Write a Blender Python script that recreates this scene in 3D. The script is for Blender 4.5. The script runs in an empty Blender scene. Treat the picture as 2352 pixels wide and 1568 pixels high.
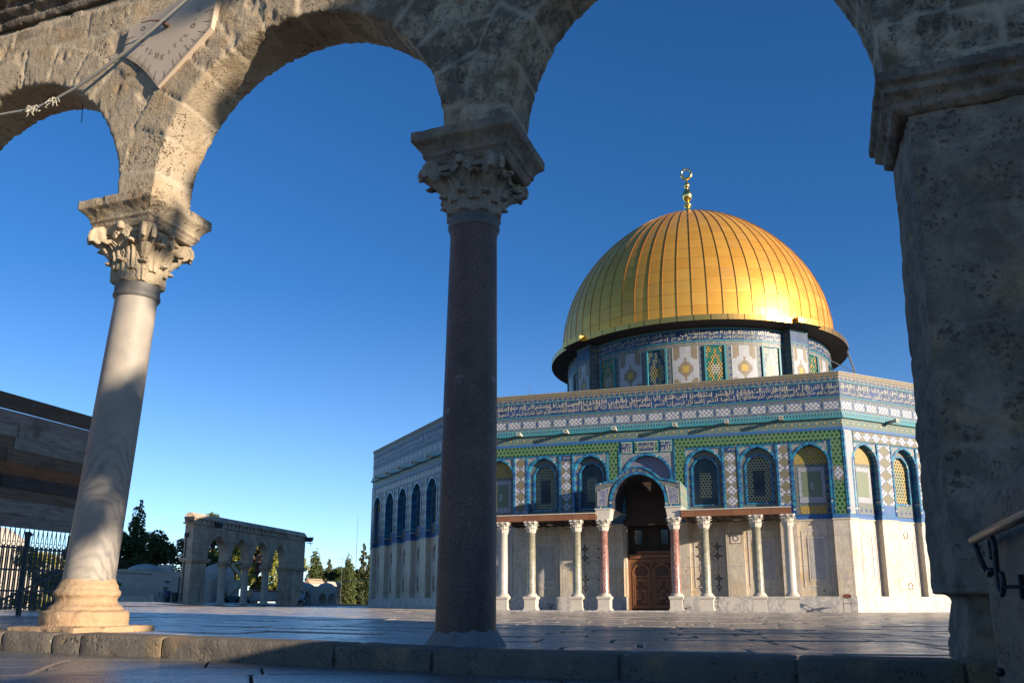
import bpy, math, random
import numpy as np
from mathutils import Vector, Matrix
R=math.radians; PI=math.pi
sc=bpy.context.scene; COL=sc.collection
random.seed(7)
# ------------------------------------------------------------------ camera, sky, sun, exposure
CZ=.35
cam=bpy.data.cameras.new('camera'); camo=bpy.data.objects.new('camera',cam); COL.objects.link(camo)
camo.location=(0,0,CZ); camo.rotation_euler=(R(90+12.5),0,R(0)); cam.sensor_width=36; cam.lens=29.83
cam.shift_y=172.08/2352; cam.clip_start=.05; cam.clip_end=3000; sc.camera=camo
camo.rotation_euler=(Matrix.Rotation(R(90+12.5),3,'X')@Matrix.Rotation(R(.1),3,'Z')).to_euler()
SAZ,SEL=R(-36),R(11)
SUN=Vector((math.cos(SAZ)*math.cos(SEL),math.sin(SAZ)*math.cos(SEL),math.sin(SEL)))
w=bpy.data.worlds.new('World'); sc.world=w; w.use_nodes=True
wn=w.node_tree.nodes; bg=wn['Background']; sky=wn.new('ShaderNodeTexSky'); sky.sky_type='NISHITA'; sky.sun_disc=False
sky.sun_elevation=SEL; sky.sun_rotation=R(90)-SAZ; sky.air_density=.8; sky.dust_density=.05; sky.ozone_density=3.3; sky.altitude=700
hs=wn.new('ShaderNodeHueSaturation'); hs.inputs['Saturation'].default_value=1.17; hs.inputs['Hue'].default_value=.505
w.node_tree.links.new(sky.outputs[0],hs.inputs['Color']); w.node_tree.links.new(hs.outputs[0],bg.inputs[0]); bg.inputs[1].default_value=.086
tcw=wn.new('ShaderNodeTexCoord'); sx=wn.new('ShaderNodeSeparateXYZ'); mr=wn.new('ShaderNodeMapRange'); mr.interpolation_type='SMOOTHERSTEP'
mr.inputs['From Min'].default_value=0; mr.inputs['From Max'].default_value=.42; mr.inputs['To Min'].default_value=.112; mr.inputs['To Max'].default_value=.097   # clearer, paler air toward the horizon
w.node_tree.links.new(tcw.outputs['Generated'],sx.inputs[0]); w.node_tree.links.new(sx.outputs[2],mr.inputs['Value']); w.node_tree.links.new(mr.outputs[0],bg.inputs[1])
mr2=wn.new('ShaderNodeMapRange'); mr2.inputs['From Max'].default_value=.35; mr2.inputs['To Min'].default_value=.97; mr2.inputs['To Max'].default_value=1.17; w.node_tree.links.new(sx.outputs[2],mr2.inputs['Value']); w.node_tree.links.new(mr2.outputs[0],hs.inputs['Saturation'])
sl=bpy.data.lights.new('sun','SUN'); sl.energy=5.0; sl.angle=R(.53); sl.color=(1,.86,.68)
so=bpy.data.objects.new('sun',sl); COL.objects.link(so); so.rotation_euler=SUN.to_track_quat('Z','Y').to_euler(); so.location=(30,-20,30)
sc.view_settings.view_transform='Standard'; sc.view_settings.look='None'; sc.view_settings.gamma=1; sc.view_settings.exposure=1.0
sc.cycles.max_bounces=5; sc.cycles.diffuse_bounces=2; sc.cycles.use_denoising=True

# ------------------------------------------------------------------ shader helper
class S:
    def __init__(s,nt,sock): s.nt=nt; s.k=sock
    def _m(s,op,*a):
        n=s.nt.nodes.new('ShaderNodeMath'); n.operation=op
        for i,x in enumerate((s,)+a):
            if isinstance(x,S): s.nt.links.new(x.k,n.inputs[i])
            else: n.inputs[i].default_value=x
        return S(s.nt,n.outputs[0])
    def __add__(s,o): return s._m('ADD',o)
    __radd__=__add__
    def __mul__(s,o): return s._m('MULTIPLY',o)
    __rmul__=__mul__
    def __sub__(s,o): return s._m('SUBTRACT',o)
    def __rsub__(s,o): return (s*-1)+o
    def __truediv__(s,o): return s._m('DIVIDE',o)
    def __lt__(s,o): return s._m('LESS_THAN',o)
    def __gt__(s,o): return s._m('GREATER_THAN',o)
    def frac(s): return s._m('FRACT')
    def floor(s): return s._m('FLOOR')
    def abs(s): return s._m('ABSOLUTE')
    def mn(s,o): return s._m('MINIMUM',o)
    def mx(s,o): return s._m('MAXIMUM',o)
    def sin(s): return s._m('SINE')
    def cos(s): return s._m('COSINE')
    def sqrt(s): return s._m('SQRT')
    def pw(s,o): return s._m('POWER',o)
    def clamp(s): return s.mx(0.).mn(1.)
    def band(s,c,hw): return ((s-c).abs())<hw
    def tri(s,p): return (((s/p).frac())-.5).abs()*(2.)   # 0 centre,1 edge
    def ramp(s,a,b): return ((s-a)/(b-a)).clamp()
class NB:
    def __init__(s,name,rough=.7,spec=.4,metal=0.):
        s.m=bpy.data.materials.new(name); s.m.use_nodes=True; s.nt=s.m.node_tree
        s.b=s.nt.nodes['Principled BSDF']; s.b.inputs['Roughness'].default_value=rough
        s.b.inputs['Specular IOR Level'].default_value=spec; s.b.inputs['Metallic'].default_value=metal
        s.tc=s.nt.nodes.new('ShaderNodeTexCoord')
    def vec(s,src='Object'): return s.tc.outputs[src]
    def sep(s,src='Object',v=None):
        n=s.nt.nodes.new('ShaderNodeSeparateXYZ'); s.nt.links.new(v if v is not None else s.tc.outputs[src],n.inputs[0]); return [S(s.nt,o) for o in n.outputs]
    def comb(s,x,y,z=0.):
        n=s.nt.nodes.new('ShaderNodeCombineXYZ')
        for i,a in enumerate((x,y,z)):
            if isinstance(a,S): s.nt.links.new(a.k,n.inputs[i])
            else: n.inputs[i].default_value=a
        return n.outputs[0]
    def noise(s,scale,det=4,rough=.6,v=None,out=0,dist=0):
        n=s.nt.nodes.new('ShaderNodeTexNoise'); n.inputs['Scale'].default_value=scale; n.inputs['Detail'].default_value=det; n.inputs['Roughness'].default_value=rough; n.inputs['Distortion'].default_value=dist
        s.nt.links.new(v if v is not None else s.vec(),n.inputs['Vector']); return S(s.nt,n.outputs[out])
    def white(s,v):
        n=s.nt.nodes.new('ShaderNodeTexWhiteNoise'); n.noise_dimensions='3D'; s.nt.links.new(v,n.inputs['Vector']); return S(s.nt,n.outputs[0])
    def voro(s,scale,v=None,feat='F1',out=0,rand=1.):
        n=s.nt.nodes.new('ShaderNodeTexVoronoi'); n.feature=feat; n.inputs['Scale'].default_value=scale; n.inputs['Randomness'].default_value=rand
        s.nt.links.new(v if v is not None else s.vec(),n.inputs['Vector']); return S(s.nt,n.outputs[out])
    def scale(s,v,sc_):
        n=s.nt.nodes.new('ShaderNodeVectorMath'); n.operation='MULTIPLY'; s.nt.links.new(v,n.inputs[0]); n.inputs[1].default_value=sc_; return n.outputs[0]
    def col(s,c):
        if isinstance(c,S): return c
        n=s.nt.nodes.new('ShaderNodeRGB'); n.outputs[0].default_value=(*c,1); return S(s.nt,n.outputs[0])
    def mix(s,f,a,b,mode='MIX'):
        n=s.nt.nodes.new('ShaderNodeMix'); n.data_type='RGBA'; n.blend_type=mode
        if isinstance(f,S): s.nt.links.new(f.k,n.inputs[0])
        else: n.inputs[0].default_value=f
        for i,c in ((6,a),(7,b)):
            if isinstance(c,S): s.nt.links.new(c.k,n.inputs[i])
            else: n.inputs[i].default_value=(*c,1)
        return S(s.nt,n.outputs[2])
    def bright(s,c,f):   # colour * scalar
        return s.mix(1.,c,S(s.nt,s.comb(f,f,f)),'MULTIPLY')
    def base(s,c):
        if isinstance(c,S): s.nt.links.new(c.k,s.b.inputs['Base Color'])
        else: s.b.inputs['Base Color'].default_value=(*c,1)
        return s
    def rough(s,r): s.nt.links.new(r.k,s.b.inputs['Roughness']); return s
    def bump(s,h,st=.5,d=.01):
        n=s.nt.nodes.new('ShaderNodeBump'); n.inputs['Strength'].default_value=st; n.inputs['Distance'].default_value=d
        s.nt.links.new(h.k,n.inputs['Height']); s.nt.links.new(n.outputs[0],s.b.inputs['Normal']); return s
    def attr(s,name):
        n=s.nt.nodes.new('ShaderNodeAttribute'); n.attribute_name=name; return S(s.nt,n.outputs['Color'])
M={}
def flat(name,c,rough=.6,spec=.4,metal=0.,var=.12,sc_=6.,bump=0.,bsc=30.):
    n=NB(name,rough,spec,metal); k=n.noise(sc_,5)
    n.base(n.mix(k,tuple(x*(1-var*2) for x in c),tuple(min(1,x*(1+var*2)) for x in c)))
    if bump: n.bump(n.noise(bsc,5),bump,.02)
    M[name]=n.m; return n.m

# ------------------------------------------------------------------ mesh helper
class MB:
    def __init__(s): s.v=[]; s.f=[]; s.m=[]; s.uv=[]
    def add(s,vs,fs,mat=0,uvs=None):
        b=len(s.v); s.v+= [tuple(p) for p in vs]
        for i,f in enumerate(fs):
            s.f.append([b+j for j in f]); s.m.append(mat); s.uv.append(uvs[i] if uvs else None)
    def quad(s,p,mat=0,uv=None): s.add(p,[list(range(len(p)))],mat,[uv] if uv else None)
    def box(s,x0,x1,y0,y1,z0,z1,mat=0):
        if x0>x1:x0,x1=x1,x0
        if y0>y1:y0,y1=y1,y0
        s.add([(x0,y0,z0),(x1,y0,z0),(x1,y1,z0),(x0,y1,z0),(x0,y0,z1),(x1,y0,z1),(x1,y1,z1),(x0,y1,z1)],
          [(0,3,2,1),(4,5,6,7),(0,1,5,4),(1,2,6,5),(2,3,7,6),(3,0,4,7)],mat)
    def prism(s,poly,y0,y1,mat=0,side=None):   # polygon in xz (ccw seen from -y), extruded y0<y1
        n=len(poly); a=[(x,y0,z) for x,z in poly]; b=[(x,y1,z) for x,z in poly]
        s.add(a+b,[list(range(n)),list(range(2*n-1,n-1,-1))],mat)
        s.add(a+b,[[i,i+n,(i+1)%n+n,(i+1)%n] for i in range(n)],mat if side is None else side)
    def lathe(s,prof,n=32,c=(0,0),mat=0,cap=True,a0=0,a1=2*PI,us=1.,square=None):
        full=abs(a1-a0-2*PI)<1e-6; k=n if full else n+1; vs=[]
        for r,z in prof:
            for i in range(k):
                a=a0+(a1-a0)*i/n; vs.append((c[0]+r*math.cos(a),c[1]+r*math.sin(a),z))
        fs=[];uv=[];L=0
        for j in range(len(prof)-1):
            dl=math.hypot(prof[j+1][0]-prof[j][0],prof[j+1][1]-prof[j][1])
            for i in range(n):
                i2=(i+1)%k; fs.append((j*k+i,j*k+i2,(j+1)*k+i2,(j+1)*k+i))
                uv.append([(i*us,L),((i+1)*us,L),((i+1)*us,L+dl),(i*us,L+dl)])
            L+=dl
        s.add(vs,fs,mat,uv)
        if cap and full:
            s.add([vs[i] for i in range(k)],[list(range(k-1,-1,-1))],mat); s.add(vs[-k:],[list(range(k))],mat)
    def tube(s,pts,r,n=8,mat=0,cap=True):
        pts=[Vector(p) for p in pts]; vs=[]; up=None
        for i,p in enumerate(pts):
            t=(pts[min(i+1,len(pts)-1)]-pts[max(i-1,0)]).normalized()
            if up is None: up=Vector((0,0,1)) if abs(t.z)<.9 else Vector((1,0,0))
            a=(up-t*up.dot(t))
            if a.length<1e-6: a=Vector((1,0,0))-t*t.x
            a.normalize(); b=t.cross(a); up=a
            rr=r[i] if isinstance(r,(list,tuple)) else r
            for k in range(n):
                g=2*PI*k/n; vs.append(p+a*rr*math.cos(g)+b*rr*math.sin(g))
        fs=[(j*n+k,j*n+(k+1)%n,(j+1)*n+(k+1)%n,(j+1)*n+k) for j in range(len(pts)-1) for k in range(n)]
        if cap: fs+= [list(range(n-1,-1,-1)),list(range((len(pts)-1)*n,len(pts)*n))]
        s.add(vs,fs,mat)
    def bar(s,p,q,w_,h_=None,mat=0):
        p,q=Vector(p),Vector(q); h_=h_ or w_; t=(q-p).normalized(); u=Vector((0,0,1)) if abs(t.z)<.95 else Vector((0,1,0))
        a=t.cross(u).normalized(); b=a.cross(t)
        vs=[o+a*sx*w_/2+b*sz*h_/2 for o in (p,q) for sx,sz in((-1,-1),(1,-1),(1,1),(-1,1))]
        s.add(vs,[(0,1,2,3),(7,6,5,4),(0,4,5,1),(1,5,6,2),(2,6,7,3),(3,7,4,0)],mat)
    def rod(s,path,wd,yf,yb,mat=0,closed=False):  # flat frame strip in the xz plane, thickness yf..yb (yf outward), offset to the left of the path
        n=len(path); P=[Vector((x,z)) for x,z in path]; outs=[]
        for i in range(n):
            if closed: a,b=P[i-1],P[(i+1)%n]
            else: a,b=P[max(i-1,0)],P[min(i+1,n-1)]
            d1=(P[i]-a); d2=(b-P[i])
            if d1.length<1e-9: d1=d2
            if d2.length<1e-9: d2=d1
            n1=Vector((-d1.y,d1.x)).normalized(); n2=Vector((-d2.y,d2.x)).normalized(); m=(n1+n2)
            m=m/max(.5,m.dot(n1)) if m.length>1e-6 else n1
            outs.append(P[i]+m*wd)
        L=0
        for i in range(n if closed else n-1):
            j=(i+1)%n; l=(P[j]-P[i]).length
            a,b,c,d=P[i],P[j],outs[j],outs[i]; U=[(L,0),(L+l,0),(L+l,1),(L,1)]
            s.quad([(a.x,yf,a.y),(b.x,yf,b.y),(c.x,yf,c.y),(d.x,yf,d.y)],mat,U)
            s.quad([(a.x,yb,a.y),(b.x,yb,b.y),(b.x,yf,b.y),(a.x,yf,a.y)],mat,U)
            s.quad([(d.x,yf,d.y),(c.x,yf,c.y),(c.x,yb,c.y),(d.x,yb,d.y)],mat,U)
            L+=l
    def build(s,name,mats,parent=None,smooth=False,M4=None):
        me=bpy.data.meshes.new(name); me.from_pydata(s.v,[],s.f)
        for m in (mats if isinstance(mats,(list,tuple)) else [mats]): me.materials.append(m if not isinstance(m,str) else M[m])
        me.polygons.foreach_set('material_index',s.m)
        if any(u is not None for u in s.uv):
            ul=me.uv_layers.new(name='UVMap'); dat=[]
            for f,u in zip(s.f,s.uv):
                for i in range(len(f)): dat+= list(u[i]) if u else [0,0]
            ul.data.foreach_set('uv',dat)
        if smooth: me.polygons.foreach_set('use_smooth',[True]*len(s.f))
        me.update(); return link(name,me,parent,M4)
def link(name,me,parent=None,M4=None):
    o=bpy.data.objects.new(name,me); COL.objects.link(o)
    if parent: o.parent=parent
    if M4 is not None: o.matrix_local=M4
    return o
def smooth_angle(o,deg=35):
    me=o.data; me.polygons.foreach_set('use_smooth',[True]*len(me.polygons))
    try: me.set_sharp_from_angle(angle=R(deg))
    except Exception: pass
    return o
def tag(o,label,cat,group=None,kind=None):
    if label: o['label']=label
    if cat: o['category']=cat
    if group: o['group']=group
    if kind: o['kind']=kind
    return o
def empty(name,loc=(0,0,0),rz=0.,label=None,cat=None,group=None):
    o=bpy.data.objects.new(name,None); COL.objects.link(o); o.location=loc; o.rotation_euler=(0,0,rz); o.empty_display_size=.3
    return tag(o,label,cat,group)
def copy_tree(o,parent=None):
    c=o.copy(); COL.objects.link(c); c.parent=parent
    for ch in o.children: copy_tree(ch,c)
    return c
# numpy noise
def vnoise(P,sc_,seed=0):
    P=np.asarray(P,float)*sc_+seed*17.31; i=np.floor(P).astype(np.int64); f=P-i; f=f*f*(3-2*f)
    def h(a,b,c):
        n=(a*73856093)^(b*19349663)^(c*83492791); n=(n^(n>>13))*1274126177; n&=0x7fffffff; n=(n^(n>>16)); return (n%10007)/10007.
    r=0
    for dx in(0,1):
        for dy in(0,1):
            for dz in(0,1):
                r=r+h(i[:,0]+dx,i[:,1]+dy,i[:,2]+dz)*np.where(dx,f[:,0],1-f[:,0])*np.where(dy,f[:,1],1-f[:,1])*np.where(dz,f[:,2],1-f[:,2])
    return r
def fbm(P,sc_,o=4,seed=0): return sum(vnoise(P,sc_*2**k,seed+k)*.5**k for k in range(o))/sum(.5**k for k in range(o))
def remesh(o,vox,keep_world=True):
    md=o.modifiers.new('r','REMESH'); md.mode='VOXEL'; md.voxel_size=vox
    dg=bpy.context.evaluated_depsgraph_get(); dg.update(); me=bpy.data.meshes.new_from_object(o.evaluated_get(dg)); o.modifiers.clear()
    old=o.data; ms=list(old.materials); o.data=me; me.materials.clear()
    for m in ms: me.materials.append(m)
    return o
def getco(me): a=np.empty(len(me.vertices)*3); me.vertices.foreach_get('co',a); return a.reshape(-1,3)
def getno(me): return np.array([v.normal[:] for v in me.vertices])
def setco(me,a): me.vertices.foreach_set('co',a.ravel()); me.update()
def roughen(o,amt=.02,sc_=4.,pit=.0,psc=12.,seed=0):
    P=getco(o.data); N=getno(o.data)
    d=(fbm(P,sc_,4,seed)-.5)*2*amt
    if pit: q=fbm(P,psc,2,seed+9); d-=np.clip((q-.62)*6,0,1)*pit
    setco(o.data,P+N*d[:,None]); o.data.polygons.foreach_set('use_smooth',[True]*len(o.data.polygons)); return o
def gz(x,y=0):
    z=.2*(1-math.exp(x/8)) if x<0 else 0
    return z+.005*min(max(0,-x-20),8)**2
# ------------------------------------------------------------------ materials
CREAM=(.42,.38,.29); TURQ=(.03,.30,.40); COBALT=(.018,.035,.20); NAVY=(.02,.06,.16); GOLD=(.42,.30,.09); BEIGE=(.27,.24,.17)
def mat_brick():
    n=NB('glazed_brick',.3,.5); u,v,_=n.sep('UV'); c=(u/.115).floor()
    r=n.white(n.comb(c,3.)); joint=((u/.115).frac()-.5).abs()>.40
    col=n.mix(r.ramp(.35,.65),(.012,.085,.21),(.022,.20,.30)); col=n.mix(r>.93,col,(.32,.34,.30))
    n.base(n.mix(joint,col,(.02,.03,.10))); M['brick']=n.m
mat_brick()
def tiles(name,build,rough=.45,spec=.3):
    n=NB(name,rough,spec); x,y,z=n.sep(); c=build(n,x,z)
    wear=n.noise(1.3,5); c=n.mix(wear.ramp(.4,.8)*.35,c,(.17,.17,.15)); c=n.bright(c,n.noise(2.5,4)*.3+.66)
    tj=((x/.25).frac()-.5).abs().mx(((z/.25).frac()-.5).abs())>.475
    n.base(n.mix(tj*.35,c,(.08,.08,.09))); M[name]=n.m
def star(n,x,z,p,a,b,c=None,k=1.):
    X=x*(2*PI/p); Z=z*(2*PI/p)
    f=(X.cos()*Z.cos()); g=((X+Z).cos()+(X-Z).cos())*.5; h=(X*2).cos()+(Z*2).cos()
    l1=(f-.28).abs()<.10*k; l2=(h*.5-.1).abs()<.12*k; l=l1.mx(l2)
    col=n.mix(l,a,b)
    if c: col=n.mix((f>.8).mx(f<-.8),col,c)
    return col
def m_band1(n,x,z): return star(n,x,z-12.35,.62,n.mix(((z-12.35)*9).sin().ramp(-.2,.2),(.03,.06,.13),(.07,.10,.12)),(.34,.31,.23),(.32,.20,.08),.75)
tiles('band_star',m_band1)
def m_script(n,x,z):
    sp=n.voro(5.,v=n.comb(x,z))<.09
    c=n.mix(n.noise(.8,2).ramp(.4,.6),(.010,.038,.11),(.014,.05,.17)); return n.mix(sp,c,(.05,.22,.33))
tiles('band_script',m_script)
def cartouche(n,u,v,w_,h_):   # oval rosette chain
    f=u.tri(w_/3.); e=(f.pw(2.)+((v.abs())/(h_/2)).pw(2.)); return e
def m_rect(n,x,z):
    P=20.6/22; u=((x+10.3)/P).frac()-.5; zz=z-10.78
    base=n.mix((n.noise(16,2)-.5).abs()<.05,(.20,.19,.13),(.05,.10,.20))
    inr=(u.abs()<.39)*(zz.abs()<.195)
    X=x*(2*PI/.245);Z=z*(2*PI/.24)
    cross=((X.cos()-Z.cos()).abs()<.42).mx((X.cos()*Z.cos())>.72)
    wh=n.mix(cross,(.52,.50,.46),(.06,.09,.26))
    c=n.mix(inr,base,wh)
    fr=((u.abs()<.41)*(zz.abs()<.215))*(inr<.5); c=n.mix(fr,c,(.10,.28,.32))
    ov=((((x+10.3+P/2)/(P/2)).tri(1.)*2.2).pw(2.)+((zz.abs()-.295)/.055).pw(2.))<1.; 
    ov2=(((u.abs()-.5)/.055).pw(2.)+(zz/.16).pw(2.))<1.
    o=ov.mx(ov2); c=n.mix(o,c,(.03,.06,.20)); 
    dot=((x.tri(.1)>.55)*(zz.abs()-.295).abs().ramp(.02,.0)); return n.mix(dot*o,c,(.5,.48,.4))
tiles('band_rect',m_rect)
def m_gold(n,x,z):
    u=((x/.42).frac()-.5)*.42; zz=z-9.83
    r=((u*1.).pw(2.)+zz.pw(2.)).sqrt(); ring=(r.tri(.085)<.38); vine=(n.noise(13,2,.5,dist=1.5)-.5).abs()<.035
    c=n.mix(n.noise(7,2).ramp(.4,.6),(.20,.16,.07),(.10,.13,.12)); c=n.mix(vine,c,(.09,.27,.24)); c=n.mix(ring*(r<.17),c,(.05,.14,.22)); return n.mix(r<.055,c,(.45,.30,.06))
tiles('band_gold',m_gold)
def m_green(n,x,z):
    a=.235; H=a*.866
    def lat(ox,oz):
        X=(((x+ox)/a).frac()-.5)*a; Z=(((z+oz)/(2*H)).frac()-.5)*(2*H)
        return X,Z
    def hx(X,Z): return (X.abs()*.866+Z.abs()*.5).mx(Z.abs())
    X1,Z1=lat(0.,0.); X2,Z2=lat(a/2,H)
    d=hx(X1,Z1).mn(hx(X2,Z2))
    c=n.mix(d<.078,n.mix(d>.10,(.20,.27,.08),(.045,.19,.055)),(.0,.05,.033)); return c
tiles('green_hex',m_green,.28)
def diamond(centre_white):
    def f(n,x,z):
        u,_,_=n.sep('UV'); v=n.sep('UV')[1]
        d=(u-.5).abs()*2+((v).frac()-.5).abs()*2
        ins=d<1. 
        X=x*(2*PI/.26);Z=z*(2*PI/.26)
        cr=((X.cos()-Z.cos()).abs()<.42).mx((X.cos()*Z.cos())>.7)
        wh=n.mix(cr,(.55,.53,.50),(.07,.10,.24)); br=n.mix(((X*1.3).cos()*(Z*1.3).cos())>.2,(.22,.18,.10),(.12,.13,.09))
        if centre_white: c=n.mix(ins,br,wh)
        else: c=n.mix(ins,wh,br)
        return n.mix((d-1.).abs()<.05,c,(.10,.14,.25))
    return f
tiles('diamond_white',diamond(True)); tiles('diamond_brown',diamond(False))
def m_spand(n,x,z):
    k=(n.noise(14,3,.6,dist=2.)-.5).abs()<.05; c=n.mix(k,(.06,.10,.17),(.45,.42,.36)); return n.mix(n.voro(9.)<.13,c,(.40,.30,.12))
tiles('spandrel',m_spand)
def m_oval(n,x,z):
    k=(n.noise(16,2)-.5).abs()<.06; c=n.mix(k,(.22,.19,.13),(.07,.13,.16)); zt=(z.tri(.5)*2.4).pw(2.)+(x.tri(.34)*2.2).pw(2.)
    return n.mix(zt<1.,c,(.02,.05,.18))
tiles('oval_border',m_oval)
def m_whitex(n,x,z): return star(n,x,z,.34,(.50,.49,.47),(.07,.09,.22),None,1.3)
tiles('white_cross',m_whitex)
tiles('rope_tile',lambda n,x,z:n.mix(((x+z*1.5)/.09).frac()>.5,(.40,.34,.22),(.14,.11,.08)))
def m_yel(n,x,z): return star(n,x,z,.42,(.50,.33,.03),(.10,.07,.05),(.30,.25,.2))
tiles('yellow_tile',m_yel)
def m_grn2(n,x,z): return star(n,x,z,.26,(.20,.22,.11),(.10,.16,.17))
tiles('sage_tile',m_grn2)
def m_tymp(n,x,z): return star(n,x,z,.30,(.10,.10,.25),(.42,.40,.38))
tiles('tympanum_tile',m_tymp)
def m_plain(n,x,z): return n.mix(n.noise(3,3),(.03,.20,.25),(.05,.28,.32))
tiles('turquoise',m_plain)
def m_blue(n,x,z): return n.mix(((x/.09).frac())>.8,(.02,.10,.32),(.04,.20,.42))
tiles('blue_border',m_blue)
def m_tooth(n,x,z):
    t=(x/.16).frac()<.55; zz=(z-10.29).abs()<.07; return n.mix(t*zz,n.mix(n.noise(3,3),(.06,.26,.30),(.13,.34,.36)),(.02,.08,.13))
tiles('cornice_tooth',m_tooth)
def m_lattice(col,col2,colc,mode='rings',a=.2):
    def f(n,x,z):
        row=(z/(a*.866)).floor(); xs=x+(row*.5).frac()*a
        X=((xs/a).frac()-.5)*a; Z=((z/(a*.866)).frac()-.5)*a*.866
        r=(X.pw(2.)+Z.pw(2.)).sqrt(); hole=r<.068*a/.2; u,v,_=n.sep('UV')
        U=((u*7).floor()/6-.5); V=((v*15).floor()/14-.5)
        if mode=='rings': q=U.abs()*.9+V.abs(); rg=(q-.36).abs()<.10; c=n.mix(rg.mx(q>.72),col2,col); c=n.mix((U.abs()<.2)*(V.abs()<.14),c,colc)
        else: core=((u-.5).abs()<.24)*((v-.42).abs()<.27); c=n.mix(core,col,colc)
        return n.mix(hole,c,(.004,.008,.012))
    return f
tiles('lattice_teal',m_lattice((.42,.38,.24),(.015,.10,.17),(.45,.32,.08)),.4)
tiles('lattice_green',m_lattice((.42,.30,.07),(.01,.22,.14),(.48,.44,.32)),.4)
tiles('window_teal',m_lattice((.012,.06,.10),None,(.34,.31,.20),'core',.17),.4)
tiles('window_cream',m_lattice((.34,.30,.18),None,(.008,.02,.05),'core',.17),.4)
tiles('window_yellow',m_lattice((.45,.33,.08),None,(.30,.30,.14),'core',.2),.4)
def m_drumpanel(n,x,z):
    u,v,_=n.sep('UV'); X=x*(2*PI/.16);Z=z*(2*PI/.16)
    cr=(X.cos()*Z.cos()).abs()>.62; wh=n.mix(cr,(.52,.51,.48),(.10,.14,.28)); br=n.mix(cr,(.30,.22,.10),(.10,.11,.2)); 
    U=(((u-.5)*1.92/.16+.5).floor()*.16).abs(); V0=(v-.51)*3.55; V=((V0/.16+.5).floor()*.16).abs()
    q=U+V*.75; c=n.mix(q<.60,wh,br); c=n.mix((U<.2)*(V<.30),c,(.50,.33,.05)); fr=((u-.5).abs()>.455)
    cor=((U>.36)*(V>.75)*((U+V)>1.35))*(U<.80); c=n.mix(cor,c,br); return n.mix(fr,c,n.mix(cr,(.50,.49,.46),(.20,.24,.33)))
tiles('drum_panel',m_drumpanel)
def marble():
    n=NB('marble_cladding',.35,.45); x,y,z=n.sep()
    bl=n.white(n.comb((x/1.02).floor(),(z/1.55+.48).floor(),1.)); k=n.noise(.55,7,.62,dist=1.3); v=(n.noise(1.6,6,.6,v=n.scale(n.vec(),(1,1,.35)),dist=2.5)-.5).abs()
    c=n.mix(k.ramp(.45,.70),(.55,.47,.355),(.46,.32,.16)); c=n.mix(bl*.5,c,(.55,.49,.42)); c=n.mix(v.ramp(.07,.0)*.6,c,(.30,.28,.27))
    st=n.noise(1.1,6,.7); c=n.mix(st.ramp(.56,.68)*.6,c,(.26,.17,.09)); ho=n.voro(.85,v=n.scale(n.vec(),(1,1,1.1)))<.045
    c=n.mix(ho,c,(.09,.06,.04))
    j=((((x/1.02).frac())-.5).abs()>.487).mx(((z/1.55+.48).frac()-.5).abs()>.494); n.base(n.mix(j*.7,c,(.20,.16,.12)))
    n.bump(n.noise(6,5),.15,.02); M['marble']=n.m
    n=NB('grey_marble',.35,.45); x,y,z=n.sep(); v=(n.noise(1.2,6,.6,v=n.scale(n.vec(),(1,1,.6)),dist=2.2)-.5).abs()
    c=n.mix(v.ramp(.08,.0),(.50,.46,.41),(.30,.29,.28)); c=n.mix(n.noise(2,4).ramp(.6,.75)*.5,c,(.30,.2,.11)); j=(((x/1.3).frac()-.5).abs()>.494)
    n.base(n.mix(j*.7,c,(.16,.13,.1))); M['marble_grey']=n.m
marble()
flat('inlay_dark',(.07,.07,.075),.4,var=.2); flat('inlay_brown',(.26,.15,.10),.5,var=.2); flat('inlay_white',(.55,.52,.48),.4,var=.08); flat('inlay_grey',(.36,.34,.32),.4,var=.2,sc_=3)
flat('cream_glaze',CREAM,.35,var=.08); flat('pale_stone',(.52,.46,.38),.6,var=.12,bump=.2); flat('roof_lead',(.16,.16,.17),.5,var=.1)
flat('soffit_wood_shade',(.045,.03,.022),.7,var=.2)  # soffit wood; its near-black also paints the gloom of the door bay
def colmat(name,a,b,sp,scale,th,rough=.3):
    n=NB(name,rough,.5); k=n.noise(scale,6,.65,dist=.8); s_=n.noise(scale*6,4,.7); c=n.mix(k.ramp(.35,.65),a,b); c=n.mix(s_.ramp(th,th+.05),c,sp); n.base(c); M[name]=n.m
colmat('column_red',(.20,.07,.055),(.30,.13,.10),(.50,.44,.40),3.,.55); colmat('column_green',(.20,.19,.13),(.36,.33,.25),(.05,.055,.04),4.,.55); colmat('column_white',(.50,.45,.38),(.42,.38,.34),(.30,.28,.27),2.,.60)
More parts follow.
